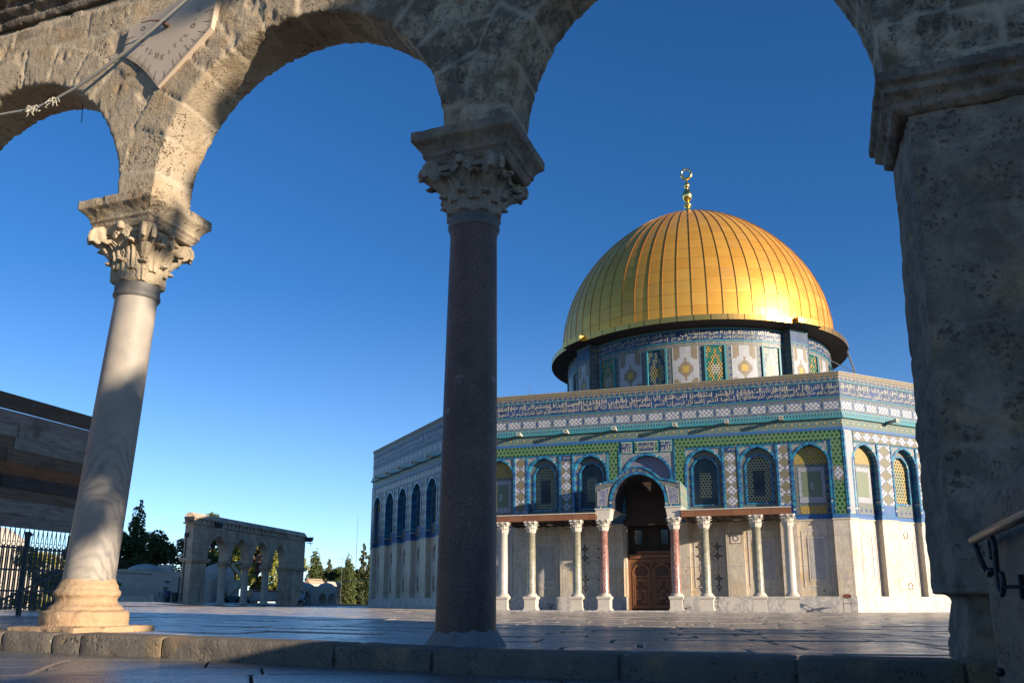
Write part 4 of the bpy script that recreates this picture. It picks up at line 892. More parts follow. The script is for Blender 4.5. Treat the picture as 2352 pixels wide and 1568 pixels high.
def rib():
    m=MB(); w_=.025; h=.042; vs=[]
    for i,(r,z) in enumerate(prof):
        a,b=prof[max(i-1,0)],prof[min(i+1,len(prof)-1)]; t=Vector((b[0]-a[0],b[1]-a[1])).normalized(); nn=Vector((t.y,-t.x))
        ww=min(w_,r*.03)
        for (s,o) in ((-1,-.02),(-1,h),(1,h),(1,-.02)): vs.append((r+nn.x*o*(1),s*ww,z+nn.y*o))
    m.add(vs,[(i*4+k,i*4+k+1,i*4+5+k,i*4+4+k) for i in range(len(prof)-1) for k in range(3)]); return m
rm=rib(); r0=rm.build('rib',['gold_rib'],dome)
for i in range(64):
    o=r0 if i==0 else r0.copy()
    if i: COL.objects.link(o); o.parent=dome
    o.matrix_local=Matrix.Translation((DX,DY,0))@Matrix.Rotation(2*PI*i/64,4,'Z')
mb=MB(); fp=[(.62,34.4),(.55,34.6),(.25,34.75),(.2,35.1),(.2,35.28),(.16,35.34),(.33,35.42),(.37,35.55),(.30,35.70),(.14,35.78),(.13,35.84),(.2,35.92),(.36,36.15),(.46,36.42),(.45,36.62),(.30,36.95),(.16,37.15),(.12,37.22),(.2,37.3),(.27,37.45),(.26,37.6),(.14,37.75),(.10,37.85),(.08,38.15)]
mb.lathe(fp,20,(DX,DY)); 
fin=mb.build('finial',['brass'],dome,smooth=True)
mb=MB(); ca=front_a+PI/2
mb.tube([(DX+math.cos(ca)*.44*math.cos(t*PI/14),DY+math.sin(ca)*.44*math.cos(t*PI/14),38.66+.48*math.sin(t*PI/14)) for t in range(29)],[.10+.03*math.cos(t*PI/14+PI/2) for t in range(29)],10,0,False); mb.build('finial_ring',['brass'],fin,smooth=True)
# service ladder at the right of the drum
def dpt(X_,Y_): v=Matrix.Rotation(-(OTH+PI/2),2)@Vector((X_-OC.x,Y_-OC.y)); return (v.x,v.y)
mb=MB()
ax,ay=dpt(26.9,66.); bx,by=dpt(28.35,66.)
for d in (0,.4): mb.tube([(ax,ay+d,21.6),(bx,by+d,16.)],.06,6); 
for i in range(9): t=i/8; mb.bar((ax+(bx-ax)*t,ay,21.6-5.6*t),(ax+(bx-ax)*t,ay+.4,21.6-5.6*t),.05)
mb.bar((ax,ay,21.5),(ax-1.3,ay,21.3),.07); mb.bar((ax,ay,21.5),(ax-.5,ay,20.6),.05); mb.bar((ax+.7,ay,18.6),(ax-1.6,ay,20.1),.06)
mb.build('service_ladder',['steel'],shrine)
mb=MB(); mb.tube([(*dpt(1.3,60),12.2),(*dpt(1.3,60),15.9)],.02,5); mb.build('antenna',['dark_metal'],shrine)
for i in range(20): pass
# ------------------------------------------------------------------ the near arcade
arc=empty('stone_arcade',AW(-.1,0,0),0,'weathered limestone arcade standing closest, with three round arches on carved columns','arcade')
AI=Matrix.Translation(arc.location).inverted()
def aw(a,n_,z): p=AW(a,n_,z); return (p[0]-arc.location.x,p[1]-arc.location.y,z)
ARCH=[(-5.60,1.62,4.6,1.66),(-1.83,1.655,4.6,1.63)]
def ellarc(c,hw,zs,ri,n=28,t0=PI,t1=0): return [(c+hw*math.cos(t0+(t1-t0)*i/n),zs+ri*math.sin(t0+(t1-t0)*i/n)) for i in range(n+1)]
def near_wall():
    bot=[(-13.2,4.58),(-11.1,4.58)]+ellarc(-9.45,1.62,4.6,1.66)+[(-7.83,4.58),(-7.22,4.58)]+ellarc(-5.60,1.62,4.6,1.66)+[(-3.98,4.58),(-3.48,4.58)]+ellarc(-1.825,1.655,4.6,1.63)+[(-.17,4.58),(.46,4.58)]
    bot+=ellarc(2.03,1.56,4.6,1.68,14,PI,PI/2)+ellarc(2.03,1.53,4.22,2.06,14,PI/2,0)[1:]+[(3.58,4.12),(8.2,4.12)]
    poly=bot+[(8.2,7.12),(-13.2,7.12)]
    # split the outline into vertical strips so that every face stays simple
    mb=MB(); xs=[p[0] for p in bot]
    F,B=.43,-.14
    for (a0,z0),(a1,z1) in zip(bot[:-1],bot[1:]):
        if a1-a0<1e-4: continue
        v=[aw(a0,F,z0),aw(a1,F,z1),aw(a1,F,7.12),aw(a0,F,7.12),aw(a0,B,z0),aw(a1,B,z1),aw(a1,B,7.12),aw(a0,B,7.12)]
        mb.add(v,[(0,1,2,3),(5,4,7,6),(0,4,5,1),(3,2,6,7)])
    a0,a1=-13.2,8.2
    for a,z in ((-13.2,4.58),(8.2,4.12)): q=[aw(a,F,z),aw(a,F,7.12),aw(a,B,7.12),aw(a,B,z)]; mb.quad(q if a>0 else q[::-1])
    o=mb.build('wall',['limestone'],arc)
    # weld
    import bmesh
    bm=bmesh.new(); bm.from_mesh(o.data); bmesh.ops.remove_doubles(bm,verts=bm.verts,dist=1e-4); bmesh.ops.recalc_face_normals(bm,faces=bm.faces); bm.to_mesh(o.data); bm.free()
    remesh(o,.032); me=o.data; P=getco(me); N=getno(me); L=P+np.array(arc.location)
    d2=L[:,:2]-np.array(C0); a=d2@np.array(AE); n_=d2@np.array(AN); z=L[:,2]
    # joints: coursed rubble and radial voussoirs
    rh=.335; row=np.floor((z-4.35+.03*np.sin(a*1.3))/rh); rr=np.random.RandomState(5).rand(4000)
    ln=.42+.30*rr[(row.astype(int)*7)%4000]; xs=a/ln+rr[(row.astype(int)*13+5)%4000]*5; cell=np.floor(xs); fx=np.abs(xs-cell-.5)*-1+.5; fz=((z-4.35+.03*np.sin(a*1.3))/rh)%1; jd=np.minimum(fx*ln,np.minimum(fz,1-fz)*rh)
    bid=(cell*31+row*17)
    for c,hw,zs,ri in [(-9.45,1.62,4.6,1.66),(-5.60,1.62,4.6,1.66),(-1.825,1.655,4.6,1.63),(2.03,1.55,4.5,1.75)]:
        r=np.hypot((a-c)/hw,(z-zs)/ri); th=np.arctan2((z-zs)/ri,(a-c)/hw); zone=(r<1.30)&(z>zs-.2)
        nv=13; tv=th/(PI/nv)+.5; ct=np.floor(tv); jt=np.abs(tv-ct-.5)*-1+.5; jv=np.minimum(jt*(PI/nv)*hw*r,np.abs(r-1.30)*hw)
        jd=np.where(zone,jv,jd); bid=np.where(zone,ct*57+c*11+900,bid)
        lo=(z<=zs+.0)&(np.abs(a-c)<hw+.6)
    jn=(fbm(L,7,3,2)-.5)*.05; mort=np.clip(1-(jd+jn-.008)/.022,0,1)
    tint=rr[(np.abs(bid).astype(int)*7919)%4000]; prot=(rr[(np.abs(bid).astype(int)*104729+3)%4000]-.5)*.026
    big=(fbm(L,3.5,4,1)-.5)*.016; rough=(fbm(L,14,3,4)-.5)*.011; pits=-np.clip((fbm(L,7.5,3,6)-.59)*7,0,1)*.022*(rr[(np.abs(bid).astype(int)*31+9)%4000]>.35)
    nn_=np.max(np.abs(np.stack([N[:,:2]@np.array(AN),N[:,:2]@np.array(AE),N[:,2]],1)),1); fl=np.where(np.abs(N[:,:2]@np.array(AN))>.93,1.,.45)
    d=np.where(mort>.5,-.006+rough*.3,(prot+big*.6+rough+pits)*fl); setco(me,P+N*d[:,None])
    at=me.color_attributes.new('stone','FLOAT_COLOR','POINT'); C=np.ones((len(P),4)); C[:,0]=mort; C[:,1]=tint; lichen_shade=np.clip((a+2.2)/1.6,0,1)  # lichen thickened rightward, also painting the wall's shade darker there
    C[:,2]=np.clip(.30+.9*lichen_shade+.5*(z>6.9),0,1.3); at.data.foreach_set('color',C.ravel()); me.polygons.foreach_set('use_smooth',[True]*len(me.polygons))
    return o
near_wall()
def rough_block(name,build,mat,parent,vox,amt,sc_=5.,pit=.0,psc=9.,seed=0,stone=(0,.5,.6,1),boxes=None):
    mb=MB(); build(mb); o=mb.build(name,[mat],parent)
    import bmesh
    bm=bmesh.new(); bm.from_mesh(o.data); bmesh.ops.remove_doubles(bm,verts=bm.verts,dist=1e-5); bmesh.ops.recalc_face_normals(bm,faces=bm.faces); bm.to_mesh(o.data); bm.free()
    remesh(o,vox); roughen(o,amt,sc_,pit,psc,seed); me=o.data
    at=me.color_attributes.new('stone','FLOAT_COLOR','POINT'); C=np.tile(np.array(stone,float),(len(me.vertices),1)); at.data.foreach_set('color',C.ravel()); return o
def aprof(mb,prof,a0,a1):   # extrude an (n,z) profile along the arcade
    n=len(prof); v=[aw(a0,p[0],p[1]) for p in prof]+[aw(a1,p[0],p[1]) for p in prof]
    mb.add(v,[list(range(n-1,-1,-1)),list(range(n,2*n))]+[(i,(i+1)%n,n+(i+1)%n,n+i) for i in range(n)])
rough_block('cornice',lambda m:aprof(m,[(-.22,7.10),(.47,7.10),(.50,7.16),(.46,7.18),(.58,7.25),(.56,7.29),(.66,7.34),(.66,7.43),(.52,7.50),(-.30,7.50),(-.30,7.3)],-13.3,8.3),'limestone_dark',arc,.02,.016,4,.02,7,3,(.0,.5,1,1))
# end pillar with its moulding
PA=3.63
def pil(m):
    q=[(PA+.0,.43),(6.3,.43),(6.3,-.45),(PA-.06,-.45)]; t=[(PA+.04,.43),(6.3,.43),(6.3,-.45),(PA-.01,-.45)]
    v=[aw(a,n_,.42) for a,n_ in q]+[aw(a,n_,4.0) for a,n_ in t]; m.add(v,[(0,3,2,1),(4,5,6,7),(0,1,5,4),(1,2,6,5),(2,3,7,6),(3,0,4,7)])
    q=[(PA+.07,.36),(6.3,.40),(6.3,-.42),(PA+.05,-.40)]; v=[aw(a+dx,n_,z) for dx,z in ((-.05,-.1),(.03,.46)) for a,n_ in q]; m.add(v,[(0,3,2,1),(4,5,6,7),(0,1,5,4),(1,2,6,5),(2,3,7,6),(3,0,4,7)])
def pillar():
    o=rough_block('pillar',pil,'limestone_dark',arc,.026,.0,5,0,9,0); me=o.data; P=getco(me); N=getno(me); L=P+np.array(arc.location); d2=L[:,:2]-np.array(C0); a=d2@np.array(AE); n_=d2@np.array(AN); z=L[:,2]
    zr=np.array([.46,1.42,2.28,3.12,3.62,4.4]); row=np.searchsorted(zr,z+.015*np.sin(a*5)); jz=np.min(np.abs(z[:,None]-zr[None,:]),1); rr=np.random.RandomState(2).rand(200)
    xj=np.minimum(np.abs(a-(PA+.75+.5*rr[row])),np.abs(a-(PA+1.6+.4*rr[row+20]))); jd=np.minimum(jz,xj); jn=(fbm(L,6,3,2)-.5)*.05; mort=np.clip(1-(jd+jn-.006)/.02,0,1)
    edge=np.minimum(np.abs(a-PA),9); er=np.clip(1-edge/.12,0,1)
    q=fbm(L,4.5,4,5); pits=-np.clip((fbm(L,9,3,6)-.66)*8,0,1)*.018; big=(q-.5)*.022; cav=-np.clip((fbm(L,2.2,3,11)-.66)*8,0,1)*.025
    setco(me,P+N*(np.where(mort>.5,-.007,0)+big*.7+(fbm(L,16,3,4)-.5)*.008+pits+cav-er*(fbm(L,5,2,9)-.35)*.05)[:,None])
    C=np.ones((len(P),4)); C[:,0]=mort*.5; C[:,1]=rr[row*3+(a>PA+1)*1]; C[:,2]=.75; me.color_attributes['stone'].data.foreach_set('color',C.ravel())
pillar()
def pcorn(m):
    pr=[(0,4.26),(.15,4.24),(.15,4.16),(.10,4.12),(.115,4.08),(.05,4.02),(.05,3.97),(0,3.93)]
    def loop(o): return [(PA-.02-o,.43+o),(6.4,.43+o),(6.4,-.45-o),(PA-.02-o,-.45-o)]
    vs=[]; 
    for o,z in pr: vs+=[aw(a,n_,z) for a,n_ in loop(o)]
    k=len(pr); m.add(vs,[(i*4+j,i*4+(j+1)%4,(i+1)*4+(j+1)%4,(i+1)*4+j) for i in range(k-1) for j in range(4)]+[(0,3,2,1),((k-1)*4,(k-1)*4+1,(k-1)*4+2,(k-1)*4+3)])
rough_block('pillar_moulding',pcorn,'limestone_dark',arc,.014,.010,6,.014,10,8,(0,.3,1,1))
# columns
def fancy_leaf(mb,cx,cy,ang,zb,H,r,wid,curl,lobes=4,bell=None):
    nt,ns=14,11; vs=[]; inn=[]
    for j in range(nt+1):
        t=j/nt; zz=zb+H*(t if t<.86 else .86-(t-.86)*.9); bl=(bell(zb+H*min(t,.9)) if bell else 0); out=r+bl+.022+curl*max(0,t-.55)**1.6*3.2
        wl=wid*(.62+.42*math.sin(PI*min(1,t*1.05)**.8))*(1-.50*max(0,t-.75)/.25)*(1-.16*(math.cos(t*lobes*2*PI)>.35))
        for i in range(ns):
            s_=-1+2*i/(ns-1); groove=.015*math.cos(s_*PI*4)+.012*(1-abs(s_)); a=ang+s_*wl/(out+1e-6)
            o=out+groove-.016*s_*s_; oi=(r+bl-.03) if t<.5 else o-.045; z=zz-.02*H*abs(s_)
            vs.append((cx+o*math.cos(a),cy+o*math.sin(a),z)); inn.append((cx+oi*math.cos(a),cy+oi*math.sin(a),z-(.0 if t<.8 else .012)))
    n=len(vs); q=lambda i,j:j*ns+i; fs=[(q(i,j),q(i+1,j),q(i+1,j+1),q(i,j+1)) for j in range(nt) for i in range(ns-1)]; fs+=[(n+f[3],n+f[2],n+f[1],n+f[0]) for f in fs]
    for j in range(nt): fs+=[(q(0,j),q(0,j+1),n+q(0,j+1),n+q(0,j)),(q(ns-1,j+1),q(ns-1,j),n+q(ns-1,j),n+q(ns-1,j+1))]
    for i in range(ns-1): fs+=[(q(i+1,0),q(i,0),n+q(i,0),n+q(i+1,0)),(q(i,nt),q(i+1,nt),n+q(i+1,nt),n+q(i,nt))]
    mb.add(vs+inn,fs)
def big_capital(col,x,y,z0,z1,r,matc,ab0,ab1,abn,zab,seed,rot):
    mb=MB(); H=z1-z0; bell=lambda z: .02+.15*max(0,min(1,(z-z0)/H-.35))**1.5*1.6
    mb.lathe([(r,z0-.01),(r+.015,z0+.02)]+[(r+bell(z0+H*i/12)-.01,z0+H*i/12) for i in range(1,13)],40,(x,y))
    for i in range(8): fancy_leaf(mb,x,y,rot+i*PI/4,z0+.0,H*.46,r,.10,.10,3,bell=lambda z:0)
    for i in range(8): fancy_leaf(mb,x,y,rot+PI/8+i*PI/4,z0+H*.20,H*.60,r,.115,.13,4,bell=bell)
    for i in range(4):
        a=rot+PI/8+PI/8+i*PI/2
        a=rot+i*PI/2+PI/4
        for sd in (-1,1):
            pts=[];rad=[]
            for j in range(30):
                t=j/29; th=-.2*PI+t*4.6*PI; rr=.105*(1-t*.86); cxr=r+.185; 
                pts.append((x+(cxr+rr*math.cos(th))*math.cos(a+sd*.10),y+(cxr+rr*math.cos(th))*math.sin(a+sd*.10),z0+H*.80+rr*math.sin(th))); rad.append(.030*(1-t*.4))
            mb.tube(pts,rad,6)
        mb.tube([(x+(r+.03)*math.cos(a),y+(r+.03)*math.sin(a),z0+H*.45),(x+(r+.10)*math.cos(a),y+(r+.10)*math.sin(a),z0+H*.62),(x+(r+.17)*math.cos(a),y+(r+.17)*math.sin(a),z0+H*.80),(x+(r+.20)*math.cos(a),y+(r+.20)*math.sin(a),z1+.0)],[.05,.07,.085,.09],8)
        b=a+PI/4   # central helices and boss
        for sd in (-1,1):
            pts=[(x+(r+.10+.0*t)*math.cos(b+sd*(.20-.12*math.cos(th)*(1-t))),y+(r+.12)*math.sin(b+sd*(.20-.12*math.cos(th)*(1-t))),z0+H*.80+.05*(1-t)*math.sin(th)) for t,th in ((k/14,k/14*3*PI) for k in range(15))]; mb.tube(pts,.014,5)
        mb.lathe([(.001,z1-.06),(.04,z1-.05),(.045,z1+.01),(.03,z1+.03)],8,(x+(r+.12)*math.cos(b),y+(r+.12)*math.sin(b)))
    for i in range(4):
        b=rot+PI/4+i*PI/2; c2=b+PI/2; mb.bar((x+(r+.17)*math.cos(b),y+(r+.17)*math.sin(b),z1-.035),(x+(r+.17)*math.cos(c2),y+(r+.17)*math.sin(c2),z1-.035),.07,.08)
    o=mb.build('capital',[matc],col); remesh(o,.0062); roughen(o,.003,12,.006,16,seed)
    return o
def col_shaft(x0,y0,z0,x1,y1,z1,r0,r1,mat,parent,name='shaft',seg=48):
    mb=MB(); n=40; vs=[]
    for j in range(n+1):
        t=j/n; z=z0+(z1-z0)*t; r=r0+(r1-r0)*t+.004*math.sin(t*PI); 
        if t>.975: r+=.012
        for i in range(seg): a=2*PI*i/seg; vs.append((x0+(x1-x0)*t+r*math.cos(a),y0+(y1-y0)*t+r*math.sin(a),z))
    mb.add(vs,[(j*seg+i,j*seg+(i+1)%seg,(j+1)*seg+(i+1)%seg,(j+1)*seg+i) for j in range(n) for i in range(seg)],0,[[(i/seg,z0+(z1-z0)*j/n),((i+1)/seg,z0+(z1-z0)*j/n),((i+1)/seg,z0+(z1-z0)*(j+1)/n),(i/seg,z0+(z1-z0)*(j+1)/n)] for j in range(n) for i in range(seg)]); return mb.build(name,[mat],parent,smooth=True)
def abacus(m,a0,a1,n0,n1,zt,H):   # a0..a1 along, n1 front, n0 back ; moulded block
    pr=[(0,0),(0,-.09),(.012,-.10),(.03,-.115),(.06,-.145),(.085,-.19),(.078,-.215),(.105,-.235),(.11,-.26),(.14,-.30)]
    s=H/.30; vs=[]
    for o,z in pr: vs+=[aw(a,n_,zt+z*s) for a,n_ in ((a0+o,n1-o),(a1-o,n1-o),(a1-o,n0+o),(a0+o,n0+o))]
    k=len(pr); m.add(vs,[(i*4+j,(i+1)*4+j,(i+1)*4+(j+1)%4,i*4+(j+1)%4) for i in range(k-1) for j in range(4)]+[(0,1,2,3),((k-1)*4+3,(k-1)*4+2,(k-1)*4+1,(k-1)*4)])
# centre column
cx,cy,_=aw(0.0,0,0)
mb=MB(); mb.lathe([(.36,-.03),(.345,.02),(.28,.11),(.255,.15)],10,(cx-.05,cy+.015)); ccol=mb.build('column',['cement'],arc); ccol['label']='speckled dark granite column with peeling white paint'
roughen(ccol,.012,6,0,9,1); ccol.data.polygons.foreach_set('use_smooth',[False]*len(ccol.data.polygons))
col_shaft(cx-.05,cy+.015,.12,cx-.02,cy,3.76,.258,.216,'shaft_granite',ccol)
mb=MB(); mb.lathe([(.23,3.74),(.242,3.76),(.242,3.79),(.23,3.80),(.235,3.88)],40,(cx-.02,cy)); mb.build('neck_band',['lead_band'],ccol,smooth=True)
big_capital(ccol,cx-.02,cy,3.87,4.32,.235,'carved_stone_grey',0,0,0,0,2,R(-20)+0)
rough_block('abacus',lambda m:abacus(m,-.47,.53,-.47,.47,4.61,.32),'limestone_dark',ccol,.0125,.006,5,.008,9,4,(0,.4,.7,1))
# left column (leans a little)
lx,ly,_=aw(-3.985,0,0); bx_,by_,_=aw(-4.235,0,0)
mb=MB()
zb=.04
sq=.60
mb.box(-.01,.01,-.01,.01,.2,.21)
v=[aw(-4.22+i*sq+(.12 if j>0 else 0),j*.58,z) for z in (zb-.02,zb+.095) for i,j in ((-.86,-1),(.62,-1),(.6,1),(-.82,1))]; mb.add(v,[(0,3,2,1),(4,5,6,7),(0,1,5,4),(1,2,6,5),(2,3,7,6),(3,0,4,7)])
mb.v[:8]=[(bx_+ (i*.01),by_+(j*.01),z) for z in (.2,.21) for i,j in((-1,-1),(1,-1),(1,1),(-1,1))]
mb.lathe([(.37,.12),(.405,.15),(.415,.20),(.41,.265),(.385,.285),(.345,.29),(.345,.32),(.32,.335),(.295,.36),(.285,.39),(.295,.42),(.315,.435),(.318,.475),(.29,.50),(.285,.53),(.262,.56),(.25,.60)],48,(bx_,by_))
lcol=mb.build('column',['base_orange'],arc); remesh(lcol,.012); roughen(lcol,.012,7,.016,6,3); lcol['label']='banded grey marble column on a worn orange stone base'
col_shaft(bx_,by_,.53,lx,ly,3.60,.247,.212,'shaft_marble',lcol)
mb=MB(); mb.lathe([(.225,3.56),(.240,3.585),(.240,3.61),(.228,3.62),(.235,3.73)],40,(lx,ly)); mb.build('neck_band',['lead_band'],lcol,smooth=True)
big_capital(lcol,lx,ly,3.72,4.30,.235,'carved_stone',0,0,0,0,5,R(-20)+.1)
rough_block('abacus',lambda m:abacus(m,-4.46,-3.46,-.47,.47,4.60,.33),'limestone',lcol,.0125,.009,6,.012,9,6,(0,.5,.5,1))
# further column outside the left edge
ox,oy,_=aw(-7.55,0,0)
mb=MB(); mb.lathe([(.42,0),(.44,.1),(.36,.2),(.36,.3),(.28,.5)],32,(ox,oy)); oc_=mb.build('column',['base_orange'],arc); oc_['label']='outermost column of the arcade on the left'
col_shaft(ox,oy,.45,ox,oy,3.62,.27,.24,'shaft_marble',oc_); big_capital(oc_,ox,oy,3.62,4.3,.25,'carved_stone',0,0,0,0,7,0.)
rough_block('abacus',lambda m:abacus(m,-8.05,-7.05,-.47,.47,4.60,.32),'limestone',oc_,.02,.016,5,0,9,6,(0,.5,.5,1))
ex,ey,_=aw(-12.2,0,0)
rough_block('pillar',lambda m:aprof(m,[(.43,-.1),(.43,4.6),(-.45,4.6),(-.45,-.1)],-13.2,-11.1),'limestone',arc,.06,.03,3,0,9,0,(0,.5,.4,1))
# sundial panel
sd=empty('sundial',AW(-3.5,.55,6.25),0,'pale stone sundial panel with hour lines fixed high on the arcade wall','sundial')
def sw(a,n_,z): p=AW(a,n_,z); return (p[0]-sd.location.x,p[1]-sd.location.y,z-6.25)
SP=[(-4.02,6.63),(-4.09,6.29)]+[(-4.09+.57*t+.0,6.29-.52*t-.10*math.sin(PI*t)*-.55) for t in (.2,.4,.6,.8)]+[(-3.52,5.765),(-2.86,6.31),(-2.80,6.80),(-3.0,6.86)]
mb=MB(); n=len(SP); fr=lambda a:.458+.035*(a+4.09)/1.2
mb.add([sw(a,fr(a),z) for a,z in SP]+[sw(a,.42,z) for a,z in SP],[list(range(n))]+[(i,i+n,(i+1)%n+n,(i+1)%n) for i in range(n)])
mb.build('dial_plate',['dial_stone'] if 'dial_stone' in M else [flat('dial_stone',(.46,.37,.28),.6,.3,var=.05,sc_=3)],sd)
GN=(-3.46,6.49); mk=MB()
def mark(a0,z0,a1,z1,w_=.008,o=.003):
    d=Vector((a1-a0,z1-z0)); 
    if d.length<1e-5: return
    d.normalize(); nx,nz=-d.y*w_/2,d.x*w_/2; q=[(a0+nx,z0+nz),(a0-nx,z0-nz),(a1-nx,z1-nz),(a1+nx,z1+nz)]; mk.add([sw(a,fr(a)+o,z) for a,z in q],[(0,1,2,3)])
def edge_t(ang):   # distance from the gnomon to the plate edge
    dx,dz=math.cos(ang),math.sin(ang); best=9
    for (a0,z0),(a1,z1) in zip(SP,SP[1:]+SP[:1]):
        ex_,ez_=a1-a0,z1-z0; den=dx*ez_-dz*ex_
        if abs(den)<1e-9: continue
        t=((a0-GN[0])*ez_-(z0-GN[1])*ex_)/den; u=((a0-GN[0])*dz-(z0-GN[1])*dx)/den
        if t>0 and -.001<=u<=1.001: best=min(best,t)
    return best
for i in range(15):
    ang=PI+.12*PI*0+ (i/14)*(PI*1.02)+.0; e=edge_t(ang)*.985; ln=.11 if i%2==0 else .10; mark(GN[0]+(e-ln)*math.cos(ang),GN[1]+(e-ln)*math.sin(ang),GN[0]+e*math.cos(ang),GN[1]+e*math.sin(ang),.007)
for i in range(150):
    ang=PI+(i/149)*PI*1.02; e=edge_t(ang)*.985; ln=.035 if i%5 else .06; mark(GN[0]+(e-ln)*math.cos(ang),GN[1]+(e-ln)*math.sin(ang),GN[0]+e*math.cos(ang),GN[1]+e*math.sin(ang),.003)
NUM=[('٥',-3.81,6.56),('٦',-3.83,6.48),('٧',-3.81,6.40),('٨',-3.79,6.34),('٩',-3.73,6.27),('١٠',-3.66,6.22),('١١',-3.57,6.16),('١٢',-3.49,6.12),('١',-3.40,6.16),('٢',-3.32,6.22),('٣',-3.24,6.27),('٤',-3.19,6.31),('٥',-3.10,6.40),('٦',-3.05,6.47),('٧',-3.04,6.57)]
for t,a,z in NUM:
    w_,h_=(.055,.07) if len(t)==2 else ((.05,.055) if t=='٥' else (.035,.06)); 
    if t=='١': w_=.012
    P,F=lettering(t,w_,h_,offset=.0,rtl=False,res=2); dx_=a-GN[0]; ro=math.atan2(z-GN[1],dx_)+PI/2
    c_,s_=math.cos(ro),math.sin(ro); mk.add([sw(a+(p[0]-w_/2)*c_-(p[1]-h_/2)*s_,fr(a)+.004,z+(p[0]-w_/2)*s_+(p[1]-h_/2)*c_) for p in P],F)
mk.build('hour_marks',[flat('dial_mark',(.17,.13,.095),.8)],sd)
mb=MB(); mb.lathe([(.001,-.03),(.03,-.02),(.035,.0),(.03,.02),(.001,.03)],10,(0,0)); 
g0=sw(GN[0],.51,GN[1]); mb.v=[(g0[0]+p[0],g0[1]+p[1],g0[2]+p[2]) for p in mb.v]; mb.tube([sw(GN[0],.50,GN[1]),sw(GN[0]-.04,.56,GN[1]+.02),sw(GN[0]-.14,.60,GN[1]+.02),sw(GN[0]-.24,.62,GN[1])],[.012,.014,.007,.005],6); mb.build('gnomon',['rust_iron'] if 'rust_iron' in M else [flat('rust_iron',(.09,.05,.03),.7,var=.2)],sd)
# cable slung across the wall
cab=[(-7.6,.9,5.86),(-6.4,.75,5.80),(-5.76,.66,5.77),(-5.46,.64,5.77),(-5.14,.62,5.76),(-4.86,.62,5.80),(-4.54,.62,5.89),(-4.23,.64,5.98),(-3.84,.68,6.11),(-3.47,.68,6.31),(-3.12,.68,6.52),(-2.88,.68,6.66),(-2.4,.68,6.98),(-2.0,.70,7.4),(-1.9,.60,7.52)]
co=AW(-4.5,.62,5.9); cb=MB()
def cw_(a,n_,z): p=AW(a,n_,z); return (p[0]-co[0],p[1]-co[1],z-co[2])
cb.tube([cw_(*p) for p in cab],.016,8)
cob=cb.build('cable',['cable_grey'] if 'cable_grey' in M else [flat('cable_grey',(.27,.26,.23),.6,var=.1)],None,smooth=True); cob.location=co
tag(cob,'grey cable slung in front of the arcade wall and sundial, tied with frayed string','cable')
rnd=random.Random(4)
for kk,(a,z) in enumerate(((-5.12,5.77),(-4.84,5.81))):
    t=MB()
    for i in range(16):
        p=Vector(cw_(a+rnd.uniform(-.03,.03),.63,z)); pts=[p]
        for j in range(4): p=p+Vector((rnd.uniform(-.03,.03),rnd.uniform(-.02,.01),rnd.uniform(-.045,.012))); pts.append(p)
        t.tube(pts,.0045,4)
    t.tube([cw_(a-.03,.62,z-.0),cw_(a+.03,.62,z)],.026,8); t.build('string_tie',['string'] if 'string' in M else [flat('string',(.42,.38,.30),.9)],cob)
t=MB()
for a,n_,z,l in ((-4.33,-.02,5.74,.35),(-4.8,.0,6.10,.16),(-5.1,.05,6.25,.33)):
    p=Vector(AW(a,n_,z)); o0=p.copy(); pts=[p]
    for j in range(5): p=p+Vector((rnd.uniform(-.03,.02),0,-l/5)); pts.append(p)
    t.tube(pts,.005,4)
th_=t.build('thread',['dark_metal'],arc); th_.matrix_local=AI
# stair side wall with handrail
sw0=empty('stair_wall',AW(3.55,.86,0),0,'rounded grey stone stair wall at the lower right edge','wall')
def stw(t,o,z): p=Vector((2.86,5.2))+AN*t+AE*o; return (p.x-sw0.location.x,p.y-sw0.location.y,z)
def stairw(m):
    pr=[(0,-.3),(0,.92),(.03,1.0),(.10,1.06),(.22,1.08),(.34,1.06),(.40,1.0),(.42,-.3)]; n=len(pr); ts=[(0,.88),(.05,.95),(.14,1.0),(5.5,1.0)]
    vs=[]
    for t,s in ts: vs+=[stw(t,o,z*s if z>.5 else z) for o,z in pr]
    m.add(vs,[(i*n+j,i*n+(j+1)%n,(i+1)*n+(j+1)%n,(i+1)*n+j) for i in range(len(ts)-1) for j in range(n)]+[list(range(n-1,-1,-1)),list(range((len(ts)-1)*n,len(ts)*n))])
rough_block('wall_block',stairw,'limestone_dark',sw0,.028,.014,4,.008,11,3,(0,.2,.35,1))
hr=empty('handrail',AW(3.3,1.2,0),0,'worn metal handrail with a black scroll bracket on the stair wall','handrail')
def hw2(t,o,z): p=Vector((2.86,5.2))+AN*t+AE*o; return (p.x-hr.location.x,p.y-hr.location.y,z)
mb=MB(); mb.tube([hw2(.34,-.10,.715),hw2(1.2,-.10,.72),hw2(4.6,-.10,.72)],.024,14); mb.build('rail',['worn_steel'] if 'worn_steel' in M else [flat('worn_steel',(.22,.17,.12),.32,metal=.9,var=.2)],hr,smooth=True)
mb=MB()
pts=[];rd=[]
for i in range(40):
    t=i/39
    if t<.45: th=PI*1.25-(t/.45)*PI*1.45; c=(.86,.635); r_=.062; pts.append((c[0]+r_*math.cos(th)*1.0,c[1]+r_*math.sin(th)))
    else:
        s=(t-.45)/.55; th=PI*.85+s*PI*1.35; c=(.98,.475); r_=.085-.03*s; pts.append((c[0]+r_*math.cos(th),c[1]+r_*math.sin(th)))
mb.tube([hw2(p[0],-.09,p[1]) for p in pts],.014,8); mb.tube([hw2(.36,-.10,.72),hw2(.37,-.08,.62),hw2(.40,-.05,.52)],[.017,.015,.013],8)
